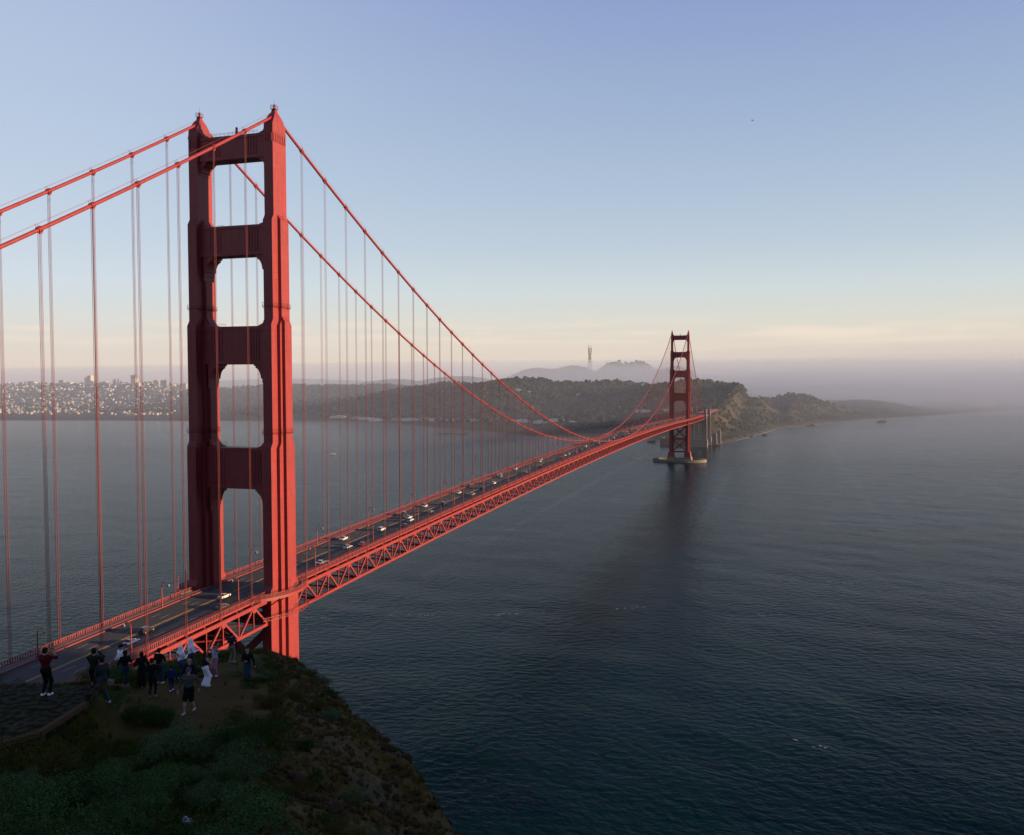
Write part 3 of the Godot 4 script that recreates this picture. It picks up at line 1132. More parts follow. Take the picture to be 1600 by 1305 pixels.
# ---------------------------------------------------------------- on the road
func make_lamps() -> void:
	var proto: Node3D = null
	var spots := []
	for k in range(-2, 34):
		spots.append([-1.0, -19.0 - k * 45.72])
		spots.append([1.0, 17.2 - k * 45.72])
	for q in spots:
		var s: float = q[0]
		var z: float = q[1]
		if absf(z) < 10.0 or absf(z + SPAN) < 10.0 or z < -SPAN - 335.0:
			continue
		var o: Node3D
		if proto == null:
			o = holder("street_lamp")
			var post := MB.new()
			post.box(Vector3(0, 0.5, 0), Vector3(0.42, 1.0, 0.42))
			post.tube([Vector3(0, 0.9, 0), Vector3(0, 6.6, 0)], [0.2, 0.13], 8)
			put("post", post.mesh(), mats.rail, o)
			var arm := MB.new()
			var pts := []
			for i in 9:
				var a := PI * i / 10.0
				pts.append(Vector3(1.05 - 1.05 * cos(a), 6.5 + 1.1 * sin(a), 0))
			arm.tube(pts, [0.12, 0.1], 7)
			put("arm", arm.mesh(), mats.rail, o)
			var head := MB.new()
			head.frustum(Vector3(2.35, 0, 0), Vector2(0.28, 0.2), Vector2(0.42, 0.3), 6.35, 6.75)
			head.frustum(Vector3(2.35, 0, 0), Vector2(0.42, 0.3), Vector2(0.16, 0.12), 6.75, 7.0)
			put("lamp_head", head.mesh(), mats.metal, o)
			proto = o
		else:
			o = copy_of(proto)
		var kerb := "eastern" if s < 0 else "western"
		var past := int(round((10.0 - z) / 45.72)) + 1
		if z > 0.0:
			tag(o, "slender orange curved-arm street lamp, number %d before the near tower on the %s kerb" % [int(z / 45.72) + 1, kerb], "street lamp", "street lamps along the bridge roadway")
		else:
			tag(o, "slender orange curved-arm street lamp, number %d past the near tower on the %s kerb" % [past, kerb], "street lamp", "street lamps along the bridge roadway")
		o.position = Vector3(s * 9.95, road_y(z) + 0.2, z)
		o.rotation.y = 0.0 if s < 0 else PI

func profile(b: MB, pts: Array, w0: float, w1: float, yw: float) -> void:
	# a side outline extruded across, drawn in above the height yw
	var q := PackedVector2Array()
	for p in pts:
		q.append(Vector2(p[0], p[1]))
	if Geometry2D.is_polygon_clockwise(q):
		q.reverse()
	var wd := func(y: float) -> float:
		return w0 if y <= yw else lerpf(w0, w1, clampf((y - yw) / 0.55, 0.0, 1.0))
	var t := Geometry2D.triangulate_polygon(q)
	for i in range(0, t.size(), 3):
		var e := [q[t[i]], q[t[i + 1]], q[t[i + 2]]]
		if (e[1] - e[0]).cross(e[2] - e[0]) < 0:
			e.reverse()
		for s in [-1.0, 1.0]:
			var p := []
			for c in e:
				p.append(Vector3(s * wd.call(c.y), c.y, -c.x))
			if s > 0:
				b.tri(p[0], p[1], p[2])
			else:
				b.tri(p[0], p[2], p[1])
	for i in q.size():
		var a := q[i]
		var c := q[(i + 1) % q.size()]
		var wa: float = wd.call(a.y)
		var wc: float = wd.call(c.y)
		b.quad(Vector3(wa, a.y, -a.x), Vector3(-wa, a.y, -a.x), Vector3(-wc, c.y, -c.x), Vector3(wc, c.y, -c.x))

func make_car(kind: int, paint: Material) -> Node3D:
	var o := holder(["sedan_car", "utility_car", "panel_van"][kind])
	var L: float = [4.6, 4.7, 5.4][kind]
	var f := L * 0.5
	var body := MB.new()
	var belt: float = [0.92, 1.05, 1.2][kind]
	profile(body, [[-f, 0.35], [-f + 0.1, 0.22], [f - 0.1, 0.22], [f, 0.4], [f - 0.03, 0.68], [f - 0.4, belt - 0.14], [f - 1.2, belt], [-f + 0.55, belt + 0.03], [-f + 0.05, belt - 0.05]], 0.9, 0.84, 0.6)
	put("body", body.mesh(), paint, o)
	var cab := MB.new()
	var rf: float = [1.43, 1.68, 2.1][kind]
	var fr: float = [f - 1.25, f - 1.2, f - 0.9][kind]
	var bk: float = [-f + 0.75, -f + 0.25, -f + 0.1][kind]
	profile(cab, [[fr, belt - 0.02], [fr - 0.85, rf - 0.05], [bk + ([0.55, 0.3, 0.1][kind]), rf - 0.05], [bk, belt]], 0.82, 0.62, belt)
	put("windows", cab.mesh(), mats.glass, o)
	var roof := MB.new()
	profile(roof, [[fr - 0.8, rf - 0.07], [fr - 0.95, rf], [bk + ([0.65, 0.4, 0.2][kind]), rf], [bk + ([0.5, 0.25, 0.08][kind]), rf - 0.07]], 0.68, 0.6, rf - 0.08)
	if kind == 2:
		roof.box(Vector3(0, 1.55, 0.9), Vector3(1.7, 0.9, 3.0))
	put("roof", roof.mesh(), paint, o)
	var tyre := MB.new()
	tyre.tube([Vector3(-0.11, 0, 0), Vector3(0.11, 0, 0)], [0.33], 14)
	var rim_ := MB.new()
	rim_.tube([Vector3(-0.12, 0, 0), Vector3(0.12, 0, 0)], [0.2], 10)
	for x in [-0.84, 0.84]:
		for z in [-f + 0.85, f - 0.85]:
			var w := put("wheel", tyre.mesh(), mats.tyre, o)
			w.position = Vector3(x, 0.33, z)
			put("rim", rim_.mesh(), mats.metal, w)
		var hl := MB.new()
		hl.box(Vector3(x * 0.76, 0.66, -f + 0.05), Vector3(0.36, 0.14, 0.14))
		put("headlight", hl.mesh(), mats.head_lamp, o)
		var tl := MB.new()
		tl.box(Vector3(x * 0.84, belt - 0.15, f - 0.02), Vector3(0.24, 0.2, 0.12))
		put("tail_light", tl.mesh(), mats.tail_lamp, o)
	return o

func make_traffic() -> void:
	rng.seed = 77
	var paint := {"white": lin(0.5, 0.5, 0.49), "silver": lin(0.42, 0.43, 0.45), "black": lin(0.02, 0.02, 0.022), "grey": lin(0.14, 0.145, 0.15), "red": lin(0.35, 0.03, 0.03), "blue": lin(0.04, 0.07, 0.18)}
	var pm := {}
	for k in paint:
		pm[k] = mat("paint_" + k, paint[k], 0.25)
		pm[k].clearcoat_enabled = true
		pm[k].clearcoat = 0.6
		pm[k].clearcoat_roughness = 0.1
	# kind, colour, lane x, z
	var list := [[0, "white", 1.6, 12.6], [0, "grey", 7.9, 22.5], [1, "black", 1.8, 47.5], [0, "blue", 4.8, 57.0],
		[0, "white", 7.9, -36.0], [0, "white", -4.8, -77.0], [0, "silver", 4.8, -62.5], [0, "red", 7.9, -69.0], [1, "white", 1.6, -99.5], [1, "white", 4.8, -123.0], [0, "black", 7.9, -110.0], [0, "white", 0.9, -130.0], [1, "black", -4.8, -137.0], [0, "grey", 4.8, -147.0],
		[0, "white", -4.8, -163.0], [1, "black", 1.7, -172.0], [0, "silver", -4.8, -211.0], [0, "silver", 4.8, -207.0], [1, "black", -7.9, -238.0], [0, "black", 1.7, -233.0], [1, "white", 1.6, -254.0], [0, "white", -7.9, -294.0], [1, "grey", -4.8, -287.0], [0, "white", -7.9, -330.0], [0, "grey", 4.8, -312.0], [0, "black", 4.8, -350.0]]
	var z := -372.0
	var lanes := [-7.9, -4.7, -1.7, 1.7, 4.7, 7.9]
	var names := ["white", "silver", "black", "grey", "white", "blue", "red", "black", "silver", "white"]
	while z > -SPAN - 320.0:
		z -= rng.randf_range(7.0, 21.0)
		if absf(z + SPAN) < 4.0:
			continue
		list.append([2 if rng.randf() < 0.07 else (1 if rng.randf() < 0.42 else 0), names[rng.randi() % names.size()], lanes[rng.randi() % 6], z])
	var protos := {}
	for q in list:
		var key := "%d %s" % [q[0], q[1]]
		var o: Node3D
		if protos.has(key):
			o = copy_of(protos[key])
		else:
			o = make_car(q[0], pm[q[1]])
			protos[key] = o
		tag(o, "%s %s driving %s on the bridge roadway" % [q[1], ["sedan", "sport utility car", "panel van"][q[0]], "away from the overlook" if q[2] > 0 else "towards the overlook"], ["car", "car", "van"][q[0]], "cars driving across the bridge")
		o.position = Vector3(q[2], road_y(q[3]) + 0.008, q[3])
		o.rotation = Vector3(-atan((road_y(q[3] - 1.0) - road_y(q[3] + 1.0)) * 0.5) * -1.0, 0.0 if q[2] > 0 else PI, 0)
		if q[2] < 0:
			o.rotation.x = -o.rotation.x

# ---------------------------------------------------------------- people
# A body is a field of tapered bones joined smoothly and drawn as one skin.
func skin(b: MB, bones: Array, cell: float, k: float, lo: Vector3, hi: Vector3) -> void:
	var nx := int((hi.x - lo.x) / cell) + 2
	var ny := int((hi.y - lo.y) / cell) + 2
	var nz := int((hi.z - lo.z) / cell) + 2
	var field := PackedFloat32Array()
	field.resize(nx * ny * nz)
	field.fill(1.0)
	var best := PackedFloat32Array()
	best.resize(nx * ny * nz)
	best.fill(9.0)
	var who := PackedInt32Array()
	who.resize(nx * ny * nz)
	for bi in bones.size():
		var e: Array = bones[bi]
		var p: Vector3 = e[0]
		var q: Vector3 = e[1]
		var ra: float = e[2]
		var rb: float = e[3]
		var pad := maxf(ra, rb) + k + cell * 2.0
		var mn := (p.min(q) - Vector3.ONE * pad - lo) / cell
		var mx := (p.max(q) + Vector3.ONE * pad - lo) / cell
		var d := q - p
		var dd := maxf(d.length_squared(), 1e-9)
		for iz in range(maxi(0, int(mn.z)), mini(nz, int(mx.z) + 1)):
			for iy in range(maxi(0, int(mn.y)), mini(ny, int(mx.y) + 1)):
				for ixx in range(maxi(0, int(mn.x)), mini(nx, int(mx.x) + 1)):
					var w := lo + Vector3(ixx, iy, iz) * cell
					var t := clampf((w - p).dot(d) / dd, 0.0, 1.0)
					var g := w.distance_to(p + d * t) - lerpf(ra, rb, t)
					var at := (iz * ny + iy) * nx + ixx
					if g < best[at]:
						best[at] = g
						who[at] = bi
					var f := field[at]
					var h := maxf(k - absf(f - g), 0.0) / k
					field[at] = minf(f, g) - h * h * k * 0.25
	var vert := {}
	var start := b.v.size()
	var step := [0, 1, nx, nx + 1, nx * ny, nx * ny + 1, nx * ny + nx, nx * ny + nx + 1]
	var off := [Vector3(0, 0, 0), Vector3(1, 0, 0), Vector3(0, 1, 0), Vector3(1, 1, 0), Vector3(0, 0, 1), Vector3(1, 0, 1), Vector3(0, 1, 1), Vector3(1, 1, 1)]
	var edges := [[0, 1], [2, 3], [4, 5], [6, 7], [0, 2], [1, 3], [4, 6], [5, 7], [0, 4], [1, 5], [2, 6], [3, 7]]
	for iz in nz - 1:
		for iy in ny - 1:
			for ixx in nx - 1:
				var at := (iz * ny + iy) * nx + ixx
				var f0 := field[at]
				if f0 > cell * 2.0 or f0 < -cell * 2.0:
					continue
				var neg := 0
				for c in 8:
					if field[at + step[c]] < 0.0:
						neg += 1
				if neg == 0 or neg == 8:
					continue
				var s := Vector3.ZERO
				var m := 0
				for e in edges:
					var fa := field[at + step[e[0]]]
					var fb := field[at + step[e[1]]]
					if (fa < 0.0) != (fb < 0.0):
						s += off[e[0]].lerp(off[e[1]], fa / (fa - fb))
						m += 1
				vert[at] = b.v.size()
				b.v.append(lo + (Vector3(ixx, iy, iz) + s / m) * cell)
				b.n.append(Vector3.UP)
				b.c.append(bones[who[at]][4])
	var dirs := [[1, nx, nx * ny], [nx, nx * ny, 1], [nx * ny, 1, nx]]
	for at in vert:
		for e in dirs:
			if at + e[0] >= field.size():
				continue
			var fa: float = field[at]
			var fb: float = field[at + e[0]]
			if (fa < 0.0) == (fb < 0.0):
				continue
			var a1: int = at - e[1]
			var a2: int = at - e[2]
			var a3: int = at - e[1] - e[2]
			if not (vert.has(a1) and vert.has(a2) and vert.has(a3)):
				continue
			if fa < 0.0:
				b.ix.append_array([vert[at], vert[a3], vert[a1], vert[at], vert[a2], vert[a3]])
			else:
				b.ix.append_array([vert[at], vert[a1], vert[a3], vert[at], vert[a3], vert[a2]])
	# smooth shading over the new skin
	var acc := {}
	for i in range(0, b.ix.size(), 3):
		if b.ix[i] < start:
			continue
		var kk := (b.v[b.ix[i + 2]] - b.v[b.ix[i]]).cross(b.v[b.ix[i + 1]] - b.v[b.ix[i]])
		for j in 3:
			var w: int = b.ix[i + j]
			acc[w] = acc.get(w, Vector3.ZERO) + kk
	for w in acc:
		b.n[w] = acc[w].normalized()

const SKIN := Color(0.42, 0.25, 0.17)

func limb(a: Vector3, b: Vector3, l1: float, l2: float, pole: Vector3) -> Vector3:
	var d := b - a
	var dist := clampf(d.length(), 0.05, l1 + l2 - 0.005)
	var x := (l1 * l1 - l2 * l2 + dist * dist) / (2.0 * dist)
	var h := sqrt(maxf(l1 * l1 - x * x, 0.0))
	var u := d.normalized()
	var p := (pole - u * pole.dot(u)).normalized()
	return a + u * x + p * h

func hand(b: MB, bones: Array, elbow: Vector3, wrist: Vector3, side: float, curl: float) -> void:
	var d := (wrist - elbow).normalized()
	var across := d.cross(Vector3(0, 0, 1))
	if across.length() < 0.2:
		across = d.cross(Vector3(1, 0, 0))
	across = across.normalized()
	var palm := across.cross(d)
	var knuckle := wrist + d * 0.085
	bones.append([wrist, knuckle, 0.03, 0.033, SKIN])
	b.tint = SKIN
	for i in 4:
		var o := across * (i - 1.5) * 0.019
		var l: float = [0.07, 0.078, 0.072, 0.056][i]
		var m := knuckle + o + d * (0.02 + l * 0.5) - palm * curl * 0.012
		b.tube([knuckle + o - d * 0.01, m, m + d * l * 0.4 - palm * curl * 0.03], [0.0095, 0.009, 0.0075], 5)
	var t := wrist + d * 0.03 + across * 0.03 * side
	b.tube([t - across * 0.01 * side, t + d * 0.03 + across * 0.02 * side, t + d * 0.06 + across * 0.022 * side - palm * 0.01], [0.011, 0.01, 0.008], 5)

# pose: hands = two target points (right, left), feet = two points, lean, look; colours of top, trousers, shoes, hair
func make_person(d: Dictionary) -> Node3D:
	var s: float = d.get("height", 1.72) / 1.75
	var top: Color = d.top
	var legs: Color = d.legs
	var shoe: Color = d.get("shoes", Color(0.5, 0.5, 0.5))
	var wide: float = d.get("wide", 1.0)
	var b := MB.new()
	b.colored = true
	var lean: Vector3 = d.get("lean", Vector3.ZERO)
	var hip := Vector3(0, 0.93, 0) + lean * 0.15
	var chest := Vector3(0, 1.3, 0.0) + lean * 0.7
	var neck := Vector3(0, 1.47, 0.0) + lean
	var look: float = d.get("look", 0.0)
	var nod: float = d.get("nod", 0.0)
	var head := neck + Vector3(0, 0.15, 0.03 * cos(look) + nod * 0.4)
	var bones := []
	bones.append([hip + Vector3(-0.05, 0.02, 0), hip + Vector3(0.05, 0.02, 0), 0.135 * wide, 0.135 * wide, legs])
	bones.append([hip + Vector3(0, 0.1, 0), chest, 0.135 * wide, 0.15 * wide, top])
	bones.append([chest + Vector3(-0.08, 0.02, 0), chest + Vector3(0.08, 0.02, 0), 0.135 * wide, 0.135 * wide, top])
	bones.append([chest + Vector3(-0.15, 0.1, 0), chest + Vector3(0.15, 0.1, 0), 0.075 * wide, 0.075 * wide, top])
	bones.append([neck - Vector3(0, 0.08, 0), head, 0.055, 0.05, d.get("neck", SKIN)])
	var feet: Array = d.get("feet", [Vector3(-0.11, 0, 0.02), Vector3(0.11, 0, -0.03)])
	for i in 2:
		var sx := -1.0 if i == 0 else 1.0
		var h := hip + Vector3(sx * 0.09, -0.02, 0)
		var an: Vector3 = feet[i] + Vector3(0, 0.09, 0)
		var kn := limb(h, an, 0.45, 0.43, Vector3(0, 0, 1))
		var baggy: float = d.get("baggy", 1.0)
		if d.get("shorts", false):
			bones.append([h, h.lerp(kn, 0.85), 0.105, 0.1, legs])
			bones.append([kn, kn.lerp(an, 0.35), 0.052, 0.056, SKIN])
			bones.append([kn.lerp(an, 0.35), an, 0.056, 0.038, SKIN])
		else:
			bones.append([h, kn, 0.1, 0.068 * baggy, legs])
			bones.append([kn, an, 0.066 * baggy, 0.052 * baggy * baggy, legs])
		var toe: Vector3 = feet[i] + Vector3(sx * 0.02, 0.04, 0.15)
		bones.append([feet[i] + Vector3(0, 0.05, -0.03), toe, 0.05, 0.042, shoe])
		var sh := chest + Vector3(sx * 0.185 * wide, 0.11, 0)
		var wr: Vector3 = d.hands[i]
		var el := limb(sh, wr, 0.29, 0.26, d.get("elbows", Vector3(0.6 * sx, -0.6, -0.6)) * Vector3(1, 1, 1))
		var sleeve: Color = SKIN if d.get("bare_arms", false) else d.get("sleeve", top)
		bones.append([sh, el, 0.062 * wide, 0.05 * wide, sleeve if not d.get("short_sleeve", false) else top])
		bones.append([el, wr, 0.047 * wide, 0.033 * wide, SKIN if d.get("short_sleeve", false) else sleeve])
		hand(b, bones, el, el + (wr - el).normalized() * 0.26, -sx, 1.0)
	if d.has("skirt"):
		bones.append([hip + Vector3(0, 0.03, 0), Vector3(0, 0.3, 0), 0.15, 0.2, d.skirt])
	skin(b, bones, 0.027, 0.05, Vector3(-0.75, -0.03, -0.62), Vector3(0.75, 2.05, 0.62))
	# the head has a finer skin of its own
	var fw := Vector3(sin(look), -nod, cos(look)).normalized()
	var sd := Vector3.UP.cross(fw).normalized()
	var up := fw.cross(sd)
	var hb := []
	hb.append([head + up * 0.03 - fw * 0.012, head + up * 0.012 - fw * 0.02, 0.092, 0.088, SKIN])
	hb.append([head - up * 0.045 + fw * 0.03, head - up * 0.075 + fw * 0.048, 0.058, 0.036, SKIN])
	hb.append([head + up * 0.0 + fw * 0.088, head - up * 0.028 + fw * 0.108, 0.01, 0.016, SKIN])
	hb.append([head - up * 0.062 + fw * 0.082 - sd * 0.018, head - up * 0.062 + fw * 0.082 + sd * 0.018, 0.009, 0.009, Color(0.3, 0.1, 0.08)])
	for q in [-1.0, 1.0]:
		hb.append([head + sd * 0.088 * q + up * 0.015, head + sd * 0.088 * q - up * 0.022, 0.016, 0.012, SKIN])
		hb.append([head + sd * 0.033 * q + up * 0.008 + fw * 0.082, head + sd * 0.033 * q + up * 0.008 + fw * 0.084, 0.011, 0.011, Color(0.03, 0.025, 0.02)])
	skin(b, hb, 0.013, 0.02, head - Vector3.ONE * 0.18, head + Vector3.ONE * 0.18)
	var o := holder("person")
	var body := put("body", b.mesh(), mats.cloth, o)
	# hair, hood or hat
	var hair := MB.new()
	hair.colored = true
	var hc: Color = d.get("hair", Color(0.02, 0.016, 0.013))
	var hh := []
	hh.append([head + up * 0.05 - fw * 0.03, head + up * 0.02 - fw * 0.045, 0.096, 0.094, hc])
	if d.get("hood", false):
		hh = [[head + up * 0.035 - fw * 0.03, head - up * 0.05 - fw * 0.035, 0.122, 0.112, hc], [head - up * 0.05 - fw * 0.03, neck - Vector3(0, 0.04, 0.02), 0.11, 0.13, hc]]
	elif d.get("long_hair", false):
		hh.append([head - fw * 0.06, neck - fw * 0.09 - Vector3(0, 0.16, 0), 0.085, 0.06, hc])
	elif d.get("bald", false):
		hh = [[head - up * 0.02 - fw * 0.055, head - up * 0.04 - fw * 0.06, 0.068, 0.06, hc]]
	if d.get("cap", false):
		hh = [[head + up * 0.06 - fw * 0.015, head + up * 0.045 - fw * 0.02, 0.095, 0.1, hc], [head + up * 0.045 + fw * 0.05, head + up * 0.03 + fw * 0.15, 0.045, 0.02, hc]]
	skin(hair, hh, 0.016, 0.04, head - Vector3.ONE * 0.34, head + Vector3.ONE * 0.24)
	put("hood" if d.get("hood", false) else ("cap" if d.get("cap", false) else "hair"), hair.mesh(), mats.cloth, o)
	if d.has("print"):
		var pr := MB.new()
		var pc := chest + Vector3(0, 0.0, -0.158 * wide)
		for i in 14:
			var a := TAU * i / 14.0
			pr.box(pc + Vector3(cos(a) * 0.08, sin(a) * 0.08, 0.0), Vector3(0.035, 0.035, 0.012))
		pr.box(pc, Vector3(0.1, 0.02, 0.012))
		pr.box(pc + Vector3(0, 0.03, 0), Vector3(0.07, 0.02, 0.012))
		put("back_print", pr.mesh(), mats.print_red, o)
	if d.get("phone", false):
		var ph := MB.new()
		ph.box((d.hands[0] + d.hands[1]) * 0.5 + Vector3(0, 0.1, 0.03), Vector3(0.15, 0.075, 0.01))
		var pn := put("phone", ph.mesh(), mats.dark_metal)
		tag(pn, "dark phone held up by %s" % d.who, "phone")
		o.set_meta("phone", pn)
	o.scale = Vector3.ONE * s
	tag(o, d.label, "person", "visitors on the overlook")
	return o

func stand(d: Dictionary, px: float, py: float, face: float) -> void:
	# the foot point seen at that place of the picture, found by marching down to the ground
	var dir := Vector3((px - 800.0) / 1369.48, (652.5 - py) / 1369.48, -1.0)
	var w := Basis.from_euler(Vector3(PITCH, YAW, ROLL), EULER_ORDER_YXZ) * dir
	var u := w.dot(R)
	var v := w.dot(F)
	var r := 8.0
	var base := Vector3.ZERO
	while r < 120.0:
		var g := ground_uv(u * r, v * r)
		if d.has("floor"):
			g = d.floor
		if CAM.y + w.y * r < g:
			base = to_world(u * r, v * r, g)
			break
		r += 0.04
	if not d.has("hands"):
		d.hands = [Vector3(-0.3, 0.86, 0.04), Vector3(0.3, 0.86, 0.02)]
	var o := make_person(d)
	o.position = base
	# facing: 0 looks towards the bridge (away from the overlook path), turned by degrees
	o.rotation.y = YAW + PI + deg_to_rad(face)
	if o.has_meta("phone"):
		var pn: Node3D = o.get_meta("phone")
		o.remove_meta("phone")
		pn.transform = o.transform

func make_people() -> void:
	mat("print_red", lin(0.45, 0.05, 0.04), 0.9)
	var up_phone := [Vector3(-0.07, 1.5, 0.34), Vector3(0.07, 1.5, 0.34)]
	var black := Color(0.012, 0.012, 0.014)
	var jeans := Color(0.035, 0.055, 0.09)
	var white := Color(0.88, 0.86, 0.9)
	stand({"who": "the visitor in the dark red shirt", "floor": 127.72, "top": Color(0.09, 0.012, 0.014), "legs": Color(0.012, 0.013, 0.014), "shoes": white, "short_sleeve": true, "hands": up_phone, "phone": true, "height": 1.74, "label": "person in dark red T-shirt photographing from the concrete platform"}, 72, 1088, -8)
	stand({"top": Color(0.028, 0.036, 0.034), "legs": jeans, "hands": [Vector3(-0.3, 0.86, 0.03), Vector3(0.28, 0.9, 0.12)], "feet": [Vector3(-0.14, 0, -0.18), Vector3(0.13, 0, 0.2)], "height": 1.72, "hood": false, "label": "person in grey-green sweatshirt and jeans walking beside the platform"}, 160, 1100, 60)
	stand({"top": Color(0.016, 0.03, 0.018), "legs": black, "hands": [Vector3(-0.08, 1.52, 0.32), Vector3(0.1, 1.5, 0.32)], "height": 1.72, "who": "the visitor in the dark green jacket", "phone": true, "label": "person in dark green jacket raising a phone behind the grey-green sweatshirt"}, 148, 1086, 10)
	stand({"top": white, "legs": jeans, "shoes": white, "hands": [Vector3(-0.25, 1.0, 0.15), Vector3(0.2, 1.1, 0.26)], "height": 1.76, "label": "person in white shirt and dark cap standing at the drop above the roadway", "cap": true, "hair": black}, 190, 1062, 150)
	stand({"top": Color(0.014, 0.013, 0.012), "legs": jeans, "shoes": white, "hands": [Vector3(-0.16, 1.2, 0.28), Vector3(0.16, 1.2, 0.28)], "feet": [Vector3(-0.12, 0, 0.08), Vector3(0.12, 0, -0.14)], "height": 1.72, "long_hair": true, "label": "person with long dark hair in black jacket, jeans and white shoes"}, 196, 1074, 40)
	stand({"top": black, "legs": black, "skirt": black, "shoes": black, "hands": [Vector3(-0.2, 1.1, 0.2), Vector3(0.2, 1.1, 0.2)], "height": 1.68, "long_hair": true, "label": "person in a long black coat reaching to the ankles"}, 222, 1075, 20)
	stand({"top": Color(0.015, 0.015, 0.014), "legs": Color(0.02, 0.022, 0.02), "shoes": Color(0.2, 0.2, 0.2), "hands": [Vector3(-0.15, 1.28, 0.28), Vector3(0.12, 1.3, 0.3)], "height": 1.7, "label": "person in black jacket and charcoal trousers with back turned to the path"}, 238, 1090, 5)
	stand({"top": black, "neck": Color(0.5, 0.48, 0.42), "legs": jeans, "hands": [Vector3(-0.12, 1.2, 0.3), Vector3(0.16, 1.2, 0.28)], "height": 1.74, "label": "person in black top with pale shoulder stripe and blue jeans"}, 249, 1069, -10)
	stand({"top": Color(0.02, 0.03, 0.12), "legs": Color(0.018, 0.025, 0.09), "shoes": white, "hands": [Vector3(-0.24, 0.9, 0.1), Vector3(0.24, 0.9, 0.05)], "feet": [Vector3(-0.1, 0, 0.12), Vector3(0.1, 0, -0.12)], "height": 1.16, "label": "small child in blue tracksuit with white shoes"}, 268, 1080, 30)
	stand({"top": white, "legs": Color(0.06, 0.07, 0.16), "shoes": white, "hood": true, "hair": white, "print": true, "wide": 1.1, "hands": [Vector3(-0.1, 1.2, 0.3), Vector3(0.2, 1.15, 0.25)], "height": 1.72, "label": "person in white hooded sweatshirt with red print on the back"}, 283, 1062, -35)
	stand({"top": white, "legs": Color(0.04, 0.05, 0.07), "shoes": black, "hood": true, "hair": white, "wide": 1.08, "hands": [Vector3(-0.15, 1.15, 0.28), Vector3(0.15, 1.15, 0.28)], "height": 1.8, "label": "taller person in plain white hooded sweatshirt with hood up"}, 299, 1052, -50)
	stand({"top": Color(0.013, 0.013, 0.02), "legs": black, "shoes": black, "hands": [Vector3(-0.26, 0.92, 0.1), Vector3(0.26, 0.92, 0.1)], "hair": Color(0.2, 0.1, 0.06), "bald": true, "height": 1.72, "label": "person in black jacket behind the capped walker"}, 297, 1090, 170)
	stand({"top": Color(0.075, 0.08, 0.082), "legs": black, "shorts": true, "shoes": Color(0.4, 0.4, 0.42), "cap": true, "hair": Color(0.07, 0.08, 0.14), "hands": [Vector3(-0.34, 0.92, 0.16), Vector3(0.36, 0.95, -0.05)], "feet": [Vector3(-0.1, 0.0, 0.24), Vector3(0.1, 0.03, -0.22)], "height": 1.8, "wide": 1.06, "label": "person in grey sweatshirt, black shorts and blue cap walking up the path"}, 296, 1114, 176)
	stand({"top": Color(0.025, 0.022, 0.02), "legs": white, "baggy": 1.5, "shoes": white, "bare_arms": true, "long_hair": true, "hair": Color(0.06, 0.035, 0.02), "hands": [Vector3(-0.12, 1.3, 0.3), Vector3(0.15, 1.25, 0.3)], "height": 1.66, "label": "person in black top and wide white trousers"}, 321, 1073, -40)
	stand({"top": Color(0.45, 0.45, 0.55), "sleeve": Color(0.35, 0.17, 0.22), "legs": Color(0.33, 0.16, 0.21), "baggy": 1.25, "shoes": white, "long_hair": true, "hair": Color(0.05, 0.03, 0.02), "hands": [Vector3(-0.24, 1.72, 0.12), Vector3(0.26, 1.72, 0.1)], "elbows": Vector3(0, -0.2, 0.4), "height": 1.66, "label": "person in pink tracksuit with both arms raised"}, 336, 1057, 160)
	stand({"top": Color(0.03, 0.03, 0.045), "neck": Color(0.4, 0.38, 0.36), "legs": Color(0.2, 0.17, 0.12), "shoes": Color(0.3, 0.3, 0.3), "hands": [Vector3(-0.14, 1.22, 0.28), Vector3(0.14, 1.22, 0.28)], "height": 1.74, "label": "person in dark jacket with pale collar and khaki trousers by the tip"}, 362, 1036, -20)
	stand({"top": black, "legs": jeans, "baggy": 1.2, "shoes": white, "hands": [Vector3(-0.1, 1.15, 0.2), Vector3(0.33, 0.86, 0.02)], "height": 1.74, "label": "person in black jacket and blue jeans standing alone by the cliff edge"}, 387, 1068, 190)
	# two who rest behind the timber edge
	stand({"top": black, "legs": black, "hood": true, "hair": black, "hands": [Vector3(-0.2, 1.0, 0.3), Vector3(0.2, 1.0, 0.3)], "height": 1.1, "label": "person in black hood low behind the timber edge"}, 86, 1066, 0)
	stand({"top": Color(0.42, 0.43, 0.47), "legs": jeans, "hair": black, "hands": [Vector3(-0.2, 1.0, 0.3), Vector3(0.2, 1.0, 0.3)], "long_hair": true, "height": 1.2, "label": "person in pale grey top low behind the timber edge"}, 109, 1063, -20)
	# walkers on the bridge's western walk
	var far := [[12.0, -33.5, Color(0.3, 0.12, 0.2)], [11.2, -35.0, Color(0.5, 0.48, 0.5)], [11.6, -92.0, Color(0.05, 0.05, 0.06)], [-11.6, -88.0, Color(0.45, 0.25, 0.08)], [-11.0, -152.0, Color(0.5, 0.3, 0.08)]]
	var words := ["pink jacket on the walk beside the near tower", "pale jacket on the walk beside the near tower", "black jacket on the western walk of the bridge", "orange vest on the eastern walk of the bridge", "yellow vest farther along the eastern walk"]
	for i in far.size():
		var q: Array = far[i]
		var o := make_person({"top": q[2], "legs": Color(0.04, 0.045, 0.06), "hands": [Vector3(-0.28, 0.88, 0.1), Vector3(0.28, 0.88, -0.05)], "feet": [Vector3(-0.1, 0, 0.2), Vector3(0.1, 0, -0.2)], "label": "person walking in " + words[i]})
		o.set_meta("group", "walkers on the bridge")
		o.position = Vector3(q[0], road_y(q[1]) + 0.225, q[1])
		o.rotation.y = PI

